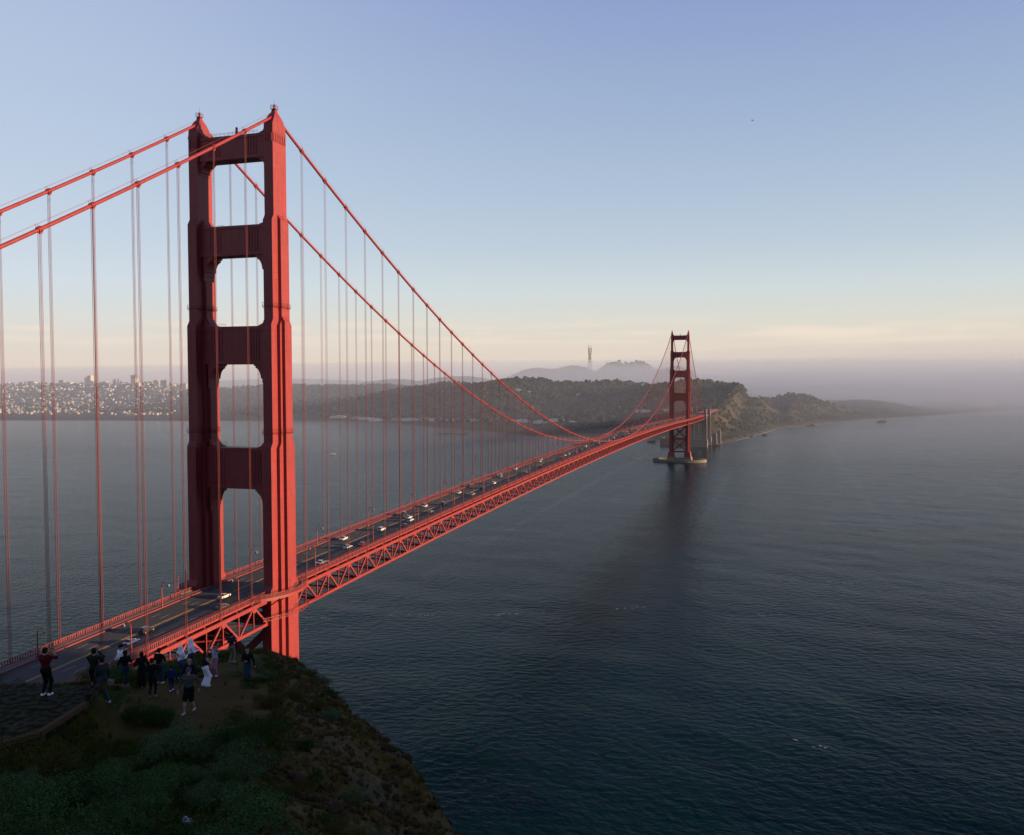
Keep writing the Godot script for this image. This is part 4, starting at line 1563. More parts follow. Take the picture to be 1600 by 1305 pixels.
# ---------------------------------------------------------------- plants and stones
func leaf_clump(b: MB, at: Vector3, n: Vector3, size: float, col: Color) -> void:
	b.tint = col
	var t := n.cross(Vector3(rng.randf() - 0.5, rng.randf() - 0.5, rng.randf() - 0.5)).normalized()
	var u := n.cross(t)
	var tip := at + t * size + n * size * 0.25
	b.tri(at - t * size * 0.6, at + u * size * 0.36, tip)
	b.tri(at - t * size * 0.6, tip, at - u * size * 0.36)

func make_foliage(seed_: int, leaves: int, dark: Color, light: Color, spiky: float, count := 11) -> ArrayMesh:
	rng.seed = seed_
	var b := MB.new()
	b.colored = true
	var lobes := []
	for i in count:
		var a := rng.randf() * TAU
		var r := rng.randf_range(0.1, 0.72)
		lobes.append([Vector3(cos(a) * r, rng.randf_range(0.25, 0.62), sin(a) * r), rng.randf_range(0.22, 0.42) * (1.0 if count < 12 else 0.62)])
	for i in leaves:
		var l: Array = lobes[rng.randi() % lobes.size()]
		var o := Vector3(rng.randfn(), absf(rng.randfn()) * 0.9 - 0.1, rng.randfn()).normalized()
		var p: Vector3 = l[0] + o * l[1] * rng.randf_range(0.75, 1.08)
		var nn := (o + Vector3(rng.randf() - 0.5, rng.randf() * 0.6, rng.randf() - 0.5) * 0.9).normalized()
		leaf_clump(b, p, nn, rng.randf_range(0.018, 0.040) * spiky, dark.lerp(light, rng.randf()))
	return b.mesh()

func make_shrubs() -> void:
	var kinds := []
	var cols := [[Color(0.018, 0.048, 0.012), Color(0.082, 0.155, 0.048)], [Color(0.034, 0.062, 0.026), Color(0.12, 0.175, 0.075)], [Color(0.010, 0.030, 0.005), Color(0.034, 0.076, 0.011)], [Color(0.044, 0.040, 0.007), Color(0.095, 0.084, 0.017)]]
	for k in 4:
		var v := []
		for j in 2:
			v.append(make_foliage(100 + k * 7 + j, 5200, cols[k][0], cols[k][1], [1.0, 0.9, 1.1, 1.15][k]))
		v.append(make_foliage(150 + k, 8000, cols[k][0], cols[k][1], 0.62, 30))
		kinds.append(v)
	var words := ["deep green", "grey-green", "dark evergreen", "olive and dry"]
	var spots := []
	rng.seed = 501
	# the slope under the overlook path
	for i in 620:
		var v := rng.randf_range(7.0, 33.0)
		var u := rng.randf_range(-34.0, -4.0)
		var s := rim_distance(Vector2(u, v))
		if s > -0.6 or (v > 27.6 and u > -24.0) or (u < -14.0 and u > -28.0 and v > 24.0):
			continue
		if u > -0.58 * v + 9.0:
			continue
		if Vector2(u + 6.9, (v - 17.6) * 0.7).length() < 1.1:
			continue
		var g := bump_n.get_noise_2d(u * 1.6 + 11.0, v * 1.6)
		var sz := lerpf(0.5, 1.5, pow(rng.randf(), 1.6)) * (1.3 if v < 17.0 else 0.9)
		var close := false
		for q in spots:
			if Vector2(q[0], q[1]).distance_to(Vector2(u, v)) < (q[2] + sz) * 0.42:
				close = true
				break
		if close or (g > 0.22 and v > 16.0):
			continue
		spots.append([u, v, sz, (0 if g < -0.1 else (2 if g < 0.06 else 1)) if rng.randf() < 0.92 else 3, "slope"])
	# shrubs by the path and along the rim
	for q in [[-8.6, 14.2, 1.45, 0], [-9.9, 16.8, 1.4, 0], [-6.4, 13.2, 1.05, 1], [-11.8, 19.2, 1.25, 1], [-8.9, 19.6, 1.1, 0], [-13.6, 21.6, 1.2, 0], [-10.6, 22.6, 1.1, 2]]:
		spots.append(q + ["slope"])
	for q in [[-14.3, 32.7, 0.78, 2], [-15.0, 32.6, 0.7, 0], [-13.5, 32.6, 0.72, 2], [-13.0, 32.3, 0.6, 2], [-19.5, 33.6, 0.8, 2], [-20.3, 35.2, 0.8, 2], [-19.6, 41.0, 1.0, 3], [-18.6, 40.2, 0.8, 0], [-23.5, 38.6, 1.0, 2], [-25.2, 38.3, 1.0, 0], [-27.0, 36.8, 1.1, 2], [-16.9, 44.0, 0.9, 0], [-17.3, 46.5, 0.9, 2], [-18.2, 43.4, 0.9, 0]]:
		spots.append(q + ["path"])
	for i in 120:
		var v := rng.randf_range(10.0, 52.0)
		var u := -3.0 - v * 0.24 + rng.randf_range(-2.5, 5.0)
		var s := rim_distance(Vector2(u, v))
		if s < -2.2 or s > 5.5 or rng.randf() < 0.25:
			continue
		spots.append([u, v, rng.randf_range(0.25, 0.55), [1, 3, 3, 2][rng.randi() % 4], "rim"])
	var protos := {}
	for q in spots:
		var k: int = q[3]
		var key := "%d %d" % [k, 2 if q[2] > 0.95 else rng.randi() % 2]
		var o: Node3D
		if protos.has(key):
			o = copy_of(protos[key])
		else:
			o = holder("shrub")
			put("foliage", kinds[k][int(key.substr(2))], mats.leaf, o)
			var st := MB.new()
			for i in 5:
				var a := TAU * i / 5.0
				st.tube([Vector3(0, -0.3, 0), Vector3(cos(a) * 0.2, 0.25, sin(a) * 0.2), Vector3(cos(a) * 0.42, 0.62, sin(a) * 0.42)], [0.035, 0.022, 0.01], 5)
			put("stem", st.mesh(), mats.bark, o)
			protos[key] = o
		var where: String = {"path": "shrub beside the overlook path", "rim": "tuft of shrub clinging to the cliff rim", "slope": "shrub on the slope"}[q[4]]
		if q[4] == "slope":
			where += " just under the concrete platform" if q[0] < -12.0 and q[1] > 17.0 else (" between the path and the cliff rim" if q[1] > 21.0 else (" around the small white bag" if Vector2(q[0] + 6.9, q[1] - 18.2).length() < 3.5 else (" lowest below the platform" if q[0] < -9.0 else " beside the cliff")))
		tag(o, "%s %s %s" % ["low" if q[2] < 0.7 else ("rounded" if q[2] < 1.05 else "broad"), words[k], where], "shrub", "shrubs on the headland")
		o.position = on_ground(q[0], q[1], -0.06)
		o.rotation.y = rng.randf() * TAU
		o.scale = Vector3(q[2] * 1.35, q[2] * rng.randf_range(0.9, 1.5), q[2] * 1.35)

func scatter(called: String, mesh: Mesh, m: Material, places: Array, tints: Array) -> MultiMeshInstance3D:
	var mm := MultiMesh.new()
	mm.transform_format = MultiMesh.TRANSFORM_3D
	mm.use_colors = tints.size() > 0
	mm.mesh = mesh
	mm.instance_count = places.size()
	for i in places.size():
		mm.set_instance_transform(i, places[i])
		if tints.size():
			mm.set_instance_color(i, tints[i])
	var o := MultiMeshInstance3D.new()
	o.multimesh = mm
	o.material_override = m
	o.name = numbered(called)
	add_child(o)
	stuff(o)
	return o

func make_ground_cover() -> void:
	rng.seed = 900
	var b := MB.new()
	b.colored = true
	for i in 16:
		var a := rng.randf() * TAU
		var d := Vector3(cos(a), 0, sin(a))
		var h := rng.randf_range(0.1, 0.24)
		var w := d.cross(Vector3.UP) * 0.008
		var p := d * rng.randf_range(0.0, 0.08)
		b.tri(p - w, p + w, p + d * rng.randf_range(0.05, 0.14) + Vector3(0, h, 0))
	var tuft := b.mesh()
	var places := []
	var tints := []
	for i in 44000:
		var v := rng.randf_range(9.0, 58.0)
		var u := rng.randf_range(-33.0, 3.0)
		if u > -0.1 * v + 4.0:
			continue
		var s := rim_distance(Vector2(u, v))
		if s > 5.0:
			continue
		var a := bump_n.get_noise_2d(u * 3.0 + 40.0, v * 3.0)
		var pth := 1.1 - absf(u + 13.2 - 0.05 * (v - 34.0)) / 4.2 + 0.5 * a
		if pth > 0.12 and v > 30.0 and v < 53.0 and s < -0.5 and rng.randf() < 0.99:
			continue
		if s > 0.0 and rng.randf() < 0.55:
			continue
		var bs := Basis(Vector3.UP, rng.randf() * TAU).scaled(Vector3(1, rng.randf_range(0.6, 1.5), 1) * (1.0 if s < 0 else 0.8))
		places.append(Transform3D(bs, on_ground(u, v, -0.02)))
		var dry := rng.randf() < (0.22 if s < -1.0 else 0.6)
		tints.append((Color(0.095, 0.060, 0.014) if dry else Color(0.034, 0.060, 0.006)) * rng.randf_range(0.7, 1.3))
	var g := scatter("grass", tuft, mats.crown, places, tints)
	g.set_meta("label", "short green and dry grass over the headland")
	# stones on the cliff
	rng.seed = 901
	var st := noise(1.1, 71, 3)
	var rocks := []
	for k in 4:
		var r := MB.new()
		r.blob(Vector3.ZERO, Vector3(1.0, 0.7, 0.85), 7, 9, st, 0.75, k * 9.0)
		r.smooth()
		rocks.append(r.mesh())
	var sp := []
	for i in 2600:
		var v := rng.randf_range(12.0, 56.0)
		var u := -4.0 - v * 0.2 + rng.randf_range(-2.0, 9.0)
		var s := rim_distance(Vector2(u, v))
		if s < -0.3 or s > 6.5:
			continue
		var q := rng.randf_range(0.04, 0.17)
		sp.append(Transform3D(Basis.from_euler(Vector3(rng.randf() * TAU, rng.randf() * TAU, rng.randf() * TAU)).scaled(Vector3.ONE * q), on_ground(u, v, -q * 0.2)))
	scatter("rubble", rocks[0], mats.rock, sp, [])
	rng.seed = 902
	var made := 0
	while made < 60:
		var v := rng.randf_range(14.0, 52.0)
		var u := -4.0 - v * 0.2 + rng.randf_range(-1.0, 7.0)
		var s := rim_distance(Vector2(u, v))
		if s < 0.2 or s > 5.5:
			continue
		var o := put("cliff_stone", rocks[made % 4], mats.rock)
		var q := rng.randf_range(0.12, 0.3)
		o.position = on_ground(u, v, 0.0)
		o.rotation = Vector3(rng.randf(), rng.randf() * TAU, rng.randf())
		o.scale = Vector3(q * 1.2, q, q)
		tag(o, "weathered brown stone set in the cliff face below the rim", "stone", "stones in the cliff face")
		made += 1

func make_battery() -> void:
	# remains of an old gun battery: a concrete platform and a timber edge
	var o := holder("concrete_platform")
	tag(o, "weathered dark concrete platform of the old battery with a broken edge", "platform")
	var q := platform
	var poly := platform.duplicate()
	var b := MB.new()
	var x := Transform3D(Basis(R, F, Vector3.UP), Vector3(CAM.x, 0, CAM.z))
	b.prism(poly, 125.0, 127.7, x)
	put("slab", b.mesh(), mats.old_concrete, o)
	var e := MB.new()
	for i in range(1, 4):
		var a := to_world(q[i].x, q[i].y, 127.76)
		var c := to_world(q[i + 1].x, q[i + 1].y, 127.76)
		if i == 3:
			c = a.lerp(c, 0.5)
		e.bar(a, c, 0.2, 0.16)
	put("kerb", e.mesh(), mats.timber, o)
	var w := MB.new()
	w.bar(to_world(-14.9, 31.6, 127.9), to_world(-14.7, 29.9, 127.9), 0.16, 0.34)
	put("parapet", w.mesh(), mats.old_concrete, o)
	var t := holder("timber_edge")
	tag(t, "low worn timber retaining edge above the grass behind the platform", "retaining edge")
	var pts := [Vector2(-20.6, 36.6), Vector2(-19.5, 37.3), Vector2(-18.6, 38.2), Vector2(-17.7, 39.0), Vector2(-17.0, 38.3)]
	for i in pts.size() - 1:
		var m := MB.new()
		m.bar(on_ground(pts[i].x, pts[i].y, 0.1), on_ground(pts[i + 1].x, pts[i + 1].y, 0.1), 0.22, 0.3)
		put("beam", m.mesh(), mats.timber, t)
	var bag := MB.new()
	bag.blob(Vector3.ZERO, Vector3(0.13, 0.10, 0.09), 8, 10, noise(1.6, 81, 3), 0.7)
	bag.smooth()
	var g := put("paper_bag", bag.mesh(), mats.foam)
	g.position = on_ground(-6.95, 18.3, 0.5)
	tag(g, "small crumpled white bag caught in the shrubs on the slope", "bag")
	var box := MB.new()
	box.box(Vector3.ZERO, Vector3(0.45, 0.4, 0.3))
	box.box(Vector3(0, 0.24, 0), Vector3(0.2, 0.08, 0.04))
	var bp := put("pale_bag", box.mesh(), mats.walk)
	bp.position = on_ground(-18.2, 38.9, 0.25)
	tag(bp, "pale square bag beside the people behind the timber edge", "bag")

# ---------------------------------------------------------------- far shore
func make_city() -> void:
	rng.seed = 1200
	var house := MB.new()
	house.box(Vector3(0, 0.4, 0), Vector3(1, 0.8, 1))
	house.prism(PackedVector2Array([Vector2(-0.53, 0.8), Vector2(0.53, 0.8), Vector2(0, 1.1)]), -0.52, 0.52)
	var gable := house.mesh()
	var flat := MB.new()
	flat.box(Vector3(0, 0.5, 0), Vector3(1, 1, 1))
	flat.box(Vector3(0, 1.02, 0), Vector3(1.04, 0.05, 1.04))
	flat.box(Vector3(0.2, 1.08, 0.1), Vector3(0.3, 0.14, 0.3))
	var block := flat.mesh()
	var paints := []
	var cn := ["white", "cream", "pale grey", "tan", "dusty pink", "grey"]
	var cc := [Color(0.55, 0.53, 0.5), Color(0.5, 0.43, 0.33), Color(0.33, 0.33, 0.34), Color(0.36, 0.27, 0.19), Color(0.38, 0.22, 0.18), Color(0.2, 0.2, 0.21)]
	for i in 6:
		paints.append(mat("stucco_%d" % i, cc[i].linear_to_srgb(), 0.9))
	# the tall blocks on the skyline: x at the ridge, z, width, depth, height
	var tall := [[-4090.0, -4350.0, 34.0, 30.0, 30.0, 0], [-4060.0, -4330.0, 26.0, 26.0, 38.0, 1], [-4170.0, -4250.0, 74.0, 24.0, 16.0, 0], [-3735.0, -4350.0, 30.0, 30.0, 40.0, 5], [-3708.0, -4320.0, 26.0, 26.0, 28.0, 1], [-3570.0, -4350.0, 24.0, 24.0, 24.0, 3], [-3500.0, -4340.0, 38.0, 26.0, 27.0, 5], [-3320.0, -4300.0, 20.0, 20.0, 26.0, 2], [-4330.0, -4380.0, 30.0, 26.0, 22.0, 4], [-4600.0, -4400.0, 44.0, 30.0, 20.0, 4], [-3860.0, -4330.0, 22.0, 22.0, 24.0, 0], [-3920.0, -4300.0, 34.0, 22.0, 14.0, 1], [-4480.0, -4300.0, 26.0, 24.0, 18.0, 0], [-3630.0, -4260.0, 24.0, 22.0, 16.0, 0]]
	for q in tall:
		var o := put("apartment_block", block, paints[q[5]])
		o.position = Vector3(q[0], land_height(q[0], q[1]) - 4.0, q[1])
		o.scale = Vector3(q[2] * 1.15, q[4] * 1.45 + 4.0, q[3])
		tag(o, "%s apartment block rising on the far city's skyline ridge" % cn[q[5]], "apartment block", "apartment blocks on the city ridge")
	# houses on the hillside and along the flat shore
	var singles := 0
	var places := []
	var tints := []
	# terraces along the streets: rows across the slope, broken by cross streets
	var lots := []
	var zr := -2640.0
	var rown := 0
	while zr > -4620.0:
		zr -= 34.0 if rown % 2 else 22.0
		rown += 1
		var xa := -1.16 * (-zr + 243.0)
		var lot := 0
		while xa < -0.735 * (-zr + 243.0):
			xa += rng.randf_range(9.0, 13.0)
			lot += 1
			if lot % 13 > 10 or rng.randf() < 0.80 or hill_n.get_noise_2d(xa * 2.0, zr * 2.0) > 0.22:
				continue
			lots.append([xa, zr + rng.randf_range(-3.0, 3.0)])
	for k in 330:
		lots.append([rng.randf_range(-2650.0, -1500.0), rng.randf_range(-4900.0, -4500.0)])
	var share := 262.0 / lots.size()
	for lt in lots:
		var x: float = lt[0]
		var z: float = lt[1]
		var y := land_height(x, z)
		var w := rng.randf_range(6.0, 12.0)
		var h := rng.randf_range(5.0, 9.0)
		var k := 0 if rng.randf() < 0.34 else 1 + rng.randi() % 5
		if y < 78.0 and rng.randf() < 0.8:
			k = [2, 5, 3, 5][rng.randi() % 4]
		if singles < 260 and rng.randf() < share:
			singles += 1
			var o := put("house", gable if rng.randf() < 0.5 else block, paints[k])
			o.position = Vector3(x, y - 2.0, z)
			o.rotation.y = rng.randf_range(-0.06, 0.06)
			o.scale = Vector3(w, h + 2.0, w * 1.2)
			tag(o, "small %s %s house %s of the far city" % [cn[k], "gabled" if o.mesh == gable else "flat-roofed", "near the shoreline" if y < 20.0 else ("halfway up the hillside" if y < 75.0 else "near the ridge")], "house", "houses on the far hillside")
		else:
			places.append(Transform3D(Basis(Vector3.UP, rng.randf_range(-0.06, 0.06)).scaled(Vector3(w, h + 2.0, w * 1.2)), Vector3(x, y - 2.0, z)))
			tints.append(cc[k])
	var far := scatter("far_houses", block, mats.crown, places, tints)
	far.set_meta("label", "dense pale houses covering the far hillside")
	# long low sheds on the shore, white rows in the park
	var rows := []
	for k in 16:
		rows.append([-1330.0 + k * 62.0 + rng.randf_range(-12, 12), -2560.0 + k * 22.0 + rng.randf_range(-25, 25), rng.randf_range(30.0, 60.0), 9.0, 12.0])
	for k in 9:
		rows.append([-748.0 + k * 8.4, -2760.0 + k * 2.0, 6.8, 8.0, 9.0])
	for q in [[-500.0, -2720.0, 16.0, 8.0, 12.0], [-470.0, -2735.0, 12.0, 8.0, 12.0], [-395.0, -2500.0, 40.0, 7.0, 12.0], [-330.0, -2490.0, 30.0, 7.0, 12.0], [-400.0, -3010.0, 26.0, 12.0, 18.0], [-322.0, -3000.0, 16.0, 14.0, 14.0], [-225.0, -2350.0, 44.0, 8.0, 12.0], [-160.0, -2330.0, 36.0, 8.0, 12.0], [20.0, -2480.0, 16.0, 6.0, 12.0], [-70.0, -2260.0, 30.0, 6.0, 10.0]]:
		rows.append(q)
	for q in rows:
		var o := put("park_building", gable, paints[0 if rng.randf() < 0.7 else 4])
		o.position = Vector3(q[0], land_height(q[0], q[1]) - 1.0, q[1])
		o.scale = Vector3(q[2], q[3] + 1.0, q[4])
		tag(o, "low pale gabled building in the wooded park across the strait", "building", "buildings in the wooded park")
	for k in 7:
		var x := 1085.0 + k * 17.0
		var z := -4640.0 - k * 16.0
		var o := put("cliff_house", block, paints[k % 2])
		o.position = Vector3(x, land_height(x, z) - 1.0, z)
		o.scale = Vector3(15.0, rng.randf_range(9.0, 17.0), 14.0)
		tag(o, "pale sunlit house above the far misty beach", "house", "sunlit houses above the far beach")

func make_forest() -> void:
	rng.seed = 1300
	var nn := noise(1.2, 91, 3)
	var b := MB.new()
	b.colored = true
	for i in 5:
		b.tint = Color(1, 1, 1) * rng.randf_range(0.75, 1.1)
		b.blob(Vector3(rng.randf_range(-0.4, 0.4), 0.55 + rng.randf_range(-0.2, 0.3), rng.randf_range(-0.4, 0.4)), Vector3(0.42, 0.4, 0.42) * rng.randf_range(0.7, 1.1), 5, 7, nn, 0.5, i * 5.0)
	var crown := b.mesh()
	var places := []
	var tints := []
	var tries := 0
	while places.size() < 24000 and tries < 110000:
		tries += 1
		var z := rng.randf_range(-4700.0, -1880.0)
		var x := rng.randf_range(-5200.0 if tries % 3 == 0 else -2700.0, 420.0)
		if tries % 5 == 0:
			z = rng.randf_range(-3500.0, -1800.0)
			x = rng.randf_range(0.0, 500.0)
		if tries % 9 == 0:
			z = rng.randf_range(-9000.0, -8000.0)
			x = rng.randf_range(-2600.0, -600.0)
		var y := land_height(x, z)
		if y < 9.0:
			continue
		var g := hill_n.get_noise_2d(x * 1.7 + 900.0, z * 1.7)
		if g > 0.16 and z > -6000.0:
			continue
		if x > -20.0 and y < 85.0 and rng.randf() < 0.45:
			continue
		if x < -0.73 * (-z + 243.0) and rng.randf() < 0.2:
			continue
		var r := rng.randf_range(8.0, 15.0) if x < -20.0 or y > 95.0 else rng.randf_range(4.0, 8.0)
		places.append(Transform3D(Basis(Vector3.UP, rng.randf() * TAU).scaled(Vector3(r, r * rng.randf_range(0.8, 1.3), r)), Vector3(x, y - 1.5, z)))
		tints.append(Color(0.018, 0.024, 0.015).lerp(Color(0.036, 0.040, 0.022), rng.randf()))
	var f := scatter("forest", crown, mats.crown, places, tints)
	f.set_meta("label", "dark woodland covering the hills across the strait")
	# trees that stand out on the far summit
	for k in 16:
		var x := -1700.0 + k * 62.0 + rng.randf_range(-20, 20)
		var z := -8420.0
		var o := holder("summit_tree")
		var t := MB.new()
		t.tube([Vector3(0, -3, 0), Vector3(0, 16, 0)], [0.9, 0.5], 6)
		put("trunk", t.mesh(), mats.bark, o)
		var c := put("crown", crown, mats.forest_tree, o)
		c.scale = Vector3(26, 22, 26)
		c.position.y = 6.0
		o.position = Vector3(x, land_height(x, z) - 1.0, z)
		o.scale = Vector3.ONE * rng.randf_range(0.7, 1.3)
		tag(o, "dark tree standing out on the far misty summit", "tree", "trees on the far summit")

func make_masts() -> void:
	var o := holder("broadcast_tower")
	tag(o, "tall three-legged broadcast tower with forked top on the far summit", "tower")
	var at := Vector3(-1690.0, 0, -8500.0)
	at.y = land_height(at.x, at.z)
	var legs := []
	for k in 3:
		var a := TAU * k / 3.0 + 0.3
		var d := Vector3(cos(a), 0, sin(a))
		var prof := [[0.0, 23.0], [90.0, 13.5], [150.0, 11.0], [190.0, 15.0], [225.0, 16.5]]
		var b := MB.new()
		for i in 4:
			b.bar(d * prof[i][1] + Vector3(0, prof[i][0], 0), d * prof[i + 1][1] + Vector3(0, prof[i + 1][0], 0), 6.0, 6.0)
		put("leg", b.mesh(), mats.mast_red if k == 1 else mats.mast_white, o)
		var m := MB.new()
		m.tube([d * 16.0 + Vector3(0, 225, 0), d * 16.0 + Vector3(0, [262.0, 275.0, 255.0][k], 0)], [2.6, 1.2], 6)
		put("antenna", m.mesh(), mats.mast_white, o)
		legs.append([d, prof])
	for y in [[48.0, 18.2], [90.0, 13.5], [125.0, 12.0], [168.0, 12.8], [198.0, 15.4], [225.0, 16.5]]:
		var b := MB.new()
		for k in 3:
			b.bar(legs[k][0] * y[1] + Vector3(0, y[0], 0), legs[(k + 1) % 3][0] * y[1] + Vector3(0, y[0], 0), 3.0, 3.6)
		put("cross_arm", b.mesh(), mats.mast_red, o)
	o.position = at
	var s := holder("radio_mast")
	tag(s, "thin radio mast on the lower shoulder of the far hill", "mast")
	var m2 := MB.new()
	m2.tube([Vector3(0, 0, 0), Vector3(0, 62, 0)], [1.6, 0.7], 6)
	put("pole", m2.mesh(), mats.mast_white, s)
	var m3 := MB.new()
	m3.box(Vector3(0, 44, 0), Vector3(9, 1.6, 1.6))
	put("cross_arm", m3.mesh(), mats.mast_white, s)
	s.position = Vector3(-2210.0, land_height(-2210.0, -8500.0) - 3.0, -8500.0)

func sea_point(px: float, py: float) -> Vector3:
	var w := Basis.from_euler(Vector3(PITCH, YAW, ROLL), EULER_ORDER_YXZ) * Vector3((px - 800.0) / 1369.48, (652.5 - py) / 1369.48, -1.0)
	return CAM + w * (-CAM.y / w.y)

func make_water_things() -> void:
	# a small motor boat and the low wharf
	var o := holder("motor_boat")
	tag(o, "tiny motor boat out on the bay beyond the bridge", "boat")
	var hull := MB.new()
	hull.prism(PackedVector2Array([Vector2(-5.5, 0.0), Vector2(4.5, 0.0), Vector2(6.8, 1.7), Vector2(-5.7, 1.4)]), -1.5, 1.5)
	put("hull", hull.mesh(), mats.foam, o)
	var cab := MB.new()
	cab.frustum(Vector3(-0.5, 0, 0), Vector2(2.4, 1.2), Vector2(1.7, 1.0), 1.4, 3.4)
	put("cabin", cab.mesh(), mats.metal, o)
	o.position = Vector3(-650.0, -0.25, -1250.0)
	o.rotation.y = 0.25
	var wf := holder("wharf")
	tag(wf, "low dark timber wharf reaching out from the far shore", "wharf")
	var dk := MB.new()
	dk.box(Vector3(0, 2.6, 0), Vector3(84.0, 1.2, 10.0))
	put("deck", dk.mesh(), mats.wood_dark, wf)
	for i in 12:
		for s in [-4.0, 4.0]:
			var p := MB.new()
			p.tube([Vector3(-40 + i * 7.2, -4, s), Vector3(-40 + i * 7.2, 2.2, s)], [0.35], 6)
			put("pile", p.mesh(), mats.wood_dark, wf)
	wf.position = Vector3(-655.0, 0, -1905.0)
	wf.rotation.y = 0.12
	# offshore rocks
	rng.seed = 1500
	var rn := noise(1.3, 95, 3)
	var k := 0
	for q in [[83.0, -1980.0, 9.0], [97.0, -1995.0, 6.0], [128.0, -2050.0, 8.0], [260.0, -2600.0, 10.0], [247.0, -2560.0, 6.0], [486.0, -2880.0, 14.0], [497.0, -2925.0, 9.0], [8.0, -1655.0, 8.0], [-28.0, -1650.0, 7.0], [-75.0, -1700.0, 8.0], [-110.0, -1730.0, 9.0], [36.0, -1668.0, 6.0]]:
		var r := MB.new()
		r.blob(Vector3.ZERO, Vector3(q[2], q[2] * 0.5, q[2] * 0.8), 7, 10, rn, 0.8, k * 7.0)
		r.smooth()
		var ro := put("sea_rock", r.mesh(), mats.rock)
		ro.position = Vector3(q[0], 0.3, q[1])
		tag(ro, "dark sea rock standing off the far shore", "rock", "rocks off the far shore")
		k += 1
	# surf along the western beach and thin foam lines on the water
	var f := MB.new()
	rng.seed = 1600
	var pr := Vector3.ZERO
	var x := 40.0
	while x < 1250.0:
		var p := Vector3(x, 0.0, pl(x, SHORE_X, SHORE_Z) + 26.0 * shore_n.get_noise_1d(x) + 22.0)
		var w := maxf(0.0, 5.0 + 7.0 * cliff_n.get_noise_1d(x * 1.4))
		if x > 40.0 and w > 4.2 and x < 760.0:
			var d := (p - pr).normalized().cross(Vector3.UP) * (w - 4.0) * 0.35
			f.quad(pr + d + Vector3(0, 0.55, 0), pr - d + Vector3(0, 0.55, 0), p - d + Vector3(0, 0.55, 0), p + d + Vector3(0, 0.55, 0))
		pr = p
		x += 7.0
	var sf := stuff(put("surf", f.mesh(), mats.foam))
	sf.set_meta("label", "white surf line along the far western beach")
	var wf2 := MB.new()
	for q in [[600, 963, 690, 960], [770, 961, 850, 957], [960, 952, 1015, 948], [1120, 719, 1300, 723], [1180, 962, 1225, 960], [1295, 909, 1330, 911], [470, 965, 520, 967], [1240, 1160, 1290, 1170], [820, 1215, 850, 1222]]:
		var a := sea_point(q[0], q[1])
		var c := sea_point(q[2], q[3])
		var n2 := int(a.distance_to(c) / 1.6)
		var dir := (c - a).normalized()
		var across := dir.cross(Vector3.UP)
		for i in n2:
			if rng.randf() < 0.35:
				continue
			var p := a.lerp(c, (i + rng.randf()) / n2) + across * (rng.randfn() * 0.9 + 2.5 * cliff_n.get_noise_1d(i * 2.0))
			p.y = sea_height(p.x, p.z) + 0.05
			var l := rng.randf_range(0.3, 1.5)
			var w := rng.randf_range(0.06, 0.26)
			var tl := rng.randf_range(-0.5, 0.5)
			wf2.quad(p - dir * l, p + across * w + dir * tl, p + dir * l, p - across * w + dir * tl)
	stuff(put("foam_lines", wf2.mesh(), mats.foam)).set_meta("label", "thin broken foam lines drifting on the water")
	var bird := MB.new()
	for s in [-1.0, 1.0]:
		bird.tri(Vector3(0.12, 0.02, 0), Vector3(-0.14, 0.02, 0), Vector3(-0.06, 0.2, s * 0.34))
		bird.tri(Vector3(0.12, 0.03, 0), Vector3(-0.06, 0.2, s * 0.34), Vector3(0.06, 0.22, s * 0.34))
		bird.tri(Vector3(0.06, 0.22, s * 0.34), Vector3(-0.06, 0.2, s * 0.34), Vector3(-0.14, 0.12, s * 0.72))
	var bo := holder("seabird")
	tag(bo, "small dark seabird gliding high over the strait", "bird")
	var bb := MB.new()
	bb.tube([Vector3(0.34, 0.02, 0), Vector3(0.2, 0.03, 0), Vector3(0.0, 0, 0), Vector3(-0.22, 0, 0), Vector3(-0.4, 0.02, 0)], [0.015, 0.05, 0.075, 0.05, 0.02], 7)
	put("body", bb.mesh(), mats.wood_dark, bo)
	put("wings", bird.mesh(), mats.wood_dark, bo)
	bo.position = Vector3(159.0, 198.2, 33.5)
	bo.rotation = Vector3(0.5, 0.9, 0.2)

func bank(at: Vector3, size: Vector3, density: float, turn := 0.0) -> void:
	var f := FogVolume.new()
	f.name = numbered("fog_bank")
	f.shape = RenderingServer.FOG_VOLUME_SHAPE_ELLIPSOID
	f.size = size
	f.position = at
	f.rotation.y = turn
	var m := FogMaterial.new()
	m.density = density
	m.albedo = Color(0.79, 0.855, 0.97)
	f.material = m
	add_child(f)
	f.set_meta("kind", "stuff")
	f.set_meta("label", "low bank of sea fog lying over the far hills")

func make_fog() -> void:
	bank(Vector3(-1500, 0, -6600), Vector3(18000, 560, 10800), 0.00019)
	for k in 4:
		bank(Vector3(1700, 60, -6100), Vector3(6000 + 600 * k, 180 + 170 * k, 2600 + 300 * k), 0.00016)
	for k in 3:
		bank(Vector3(-700, 60, -6500), Vector3(3600 + 500 * k, 140 + 110 * k, 2200 + 300 * k), 0.00008)
	rng.seed = 1700
	for k in 11:
		bank(Vector3(-200 + 420 * k + rng.randf_range(-150, 150), rng.randf_range(110, 150), -5700 - rng.randf_range(0, 900)), Vector3(rng.randf_range(700, 1500), rng.randf_range(70, 170), rng.randf_range(600, 1100)), 0.00045)
	for k in 3:
		bank(Vector3(950, 40, -4300), Vector3(1900 + 300 * k, 150 + 90 * k, 1700 + 200 * k), 0.00020)

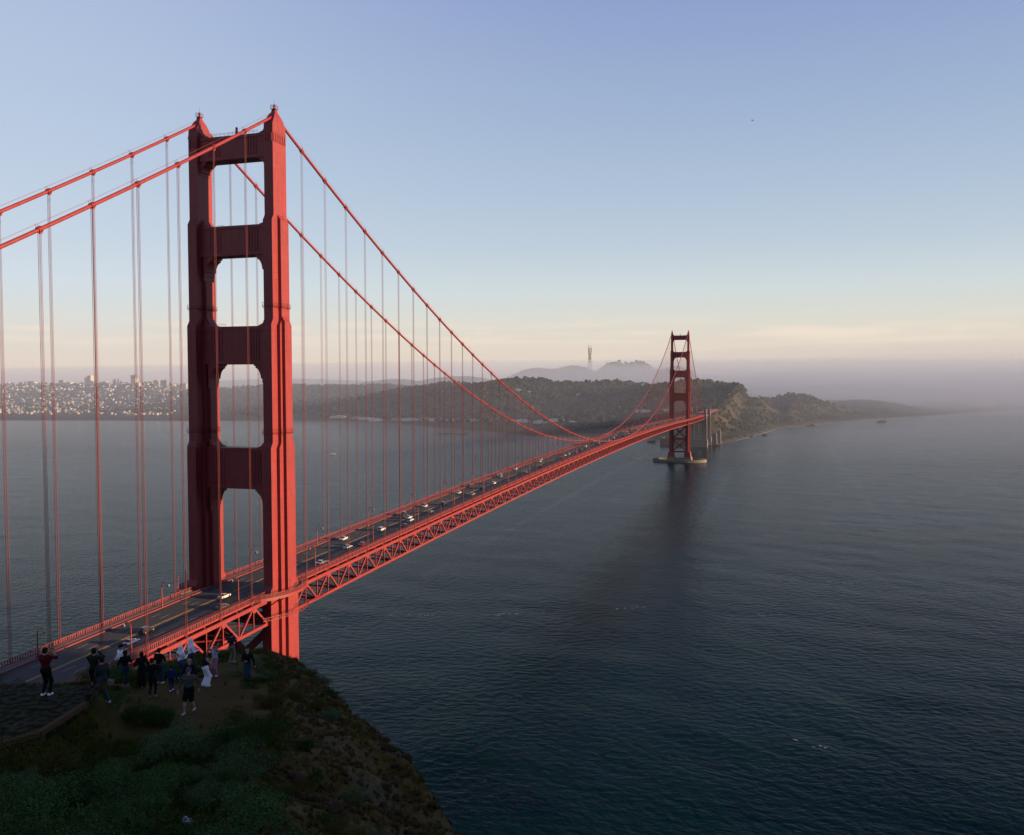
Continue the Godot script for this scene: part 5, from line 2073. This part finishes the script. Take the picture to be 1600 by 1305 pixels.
# ---------------------------------------------------------------- all together
func _ready() -> void:
	make_materials()
	make_stage()
	mat("forest_tree", lin(0.04, 0.048, 0.03), 0.95)
	mat("mast_red", lin(0.22, 0.06, 0.04), 0.7)
	mat("mast_white", lin(0.26, 0.22, 0.2), 0.7)
	make_sea()
	make_far_land()
	make_headland()
	make_bridge()
	make_battery()
	make_forest()
	make_city()
	make_masts()
	make_lamps()
	make_traffic()
	make_people()
	make_shrubs()
	make_ground_cover()
	make_water_things()
	make_fog()
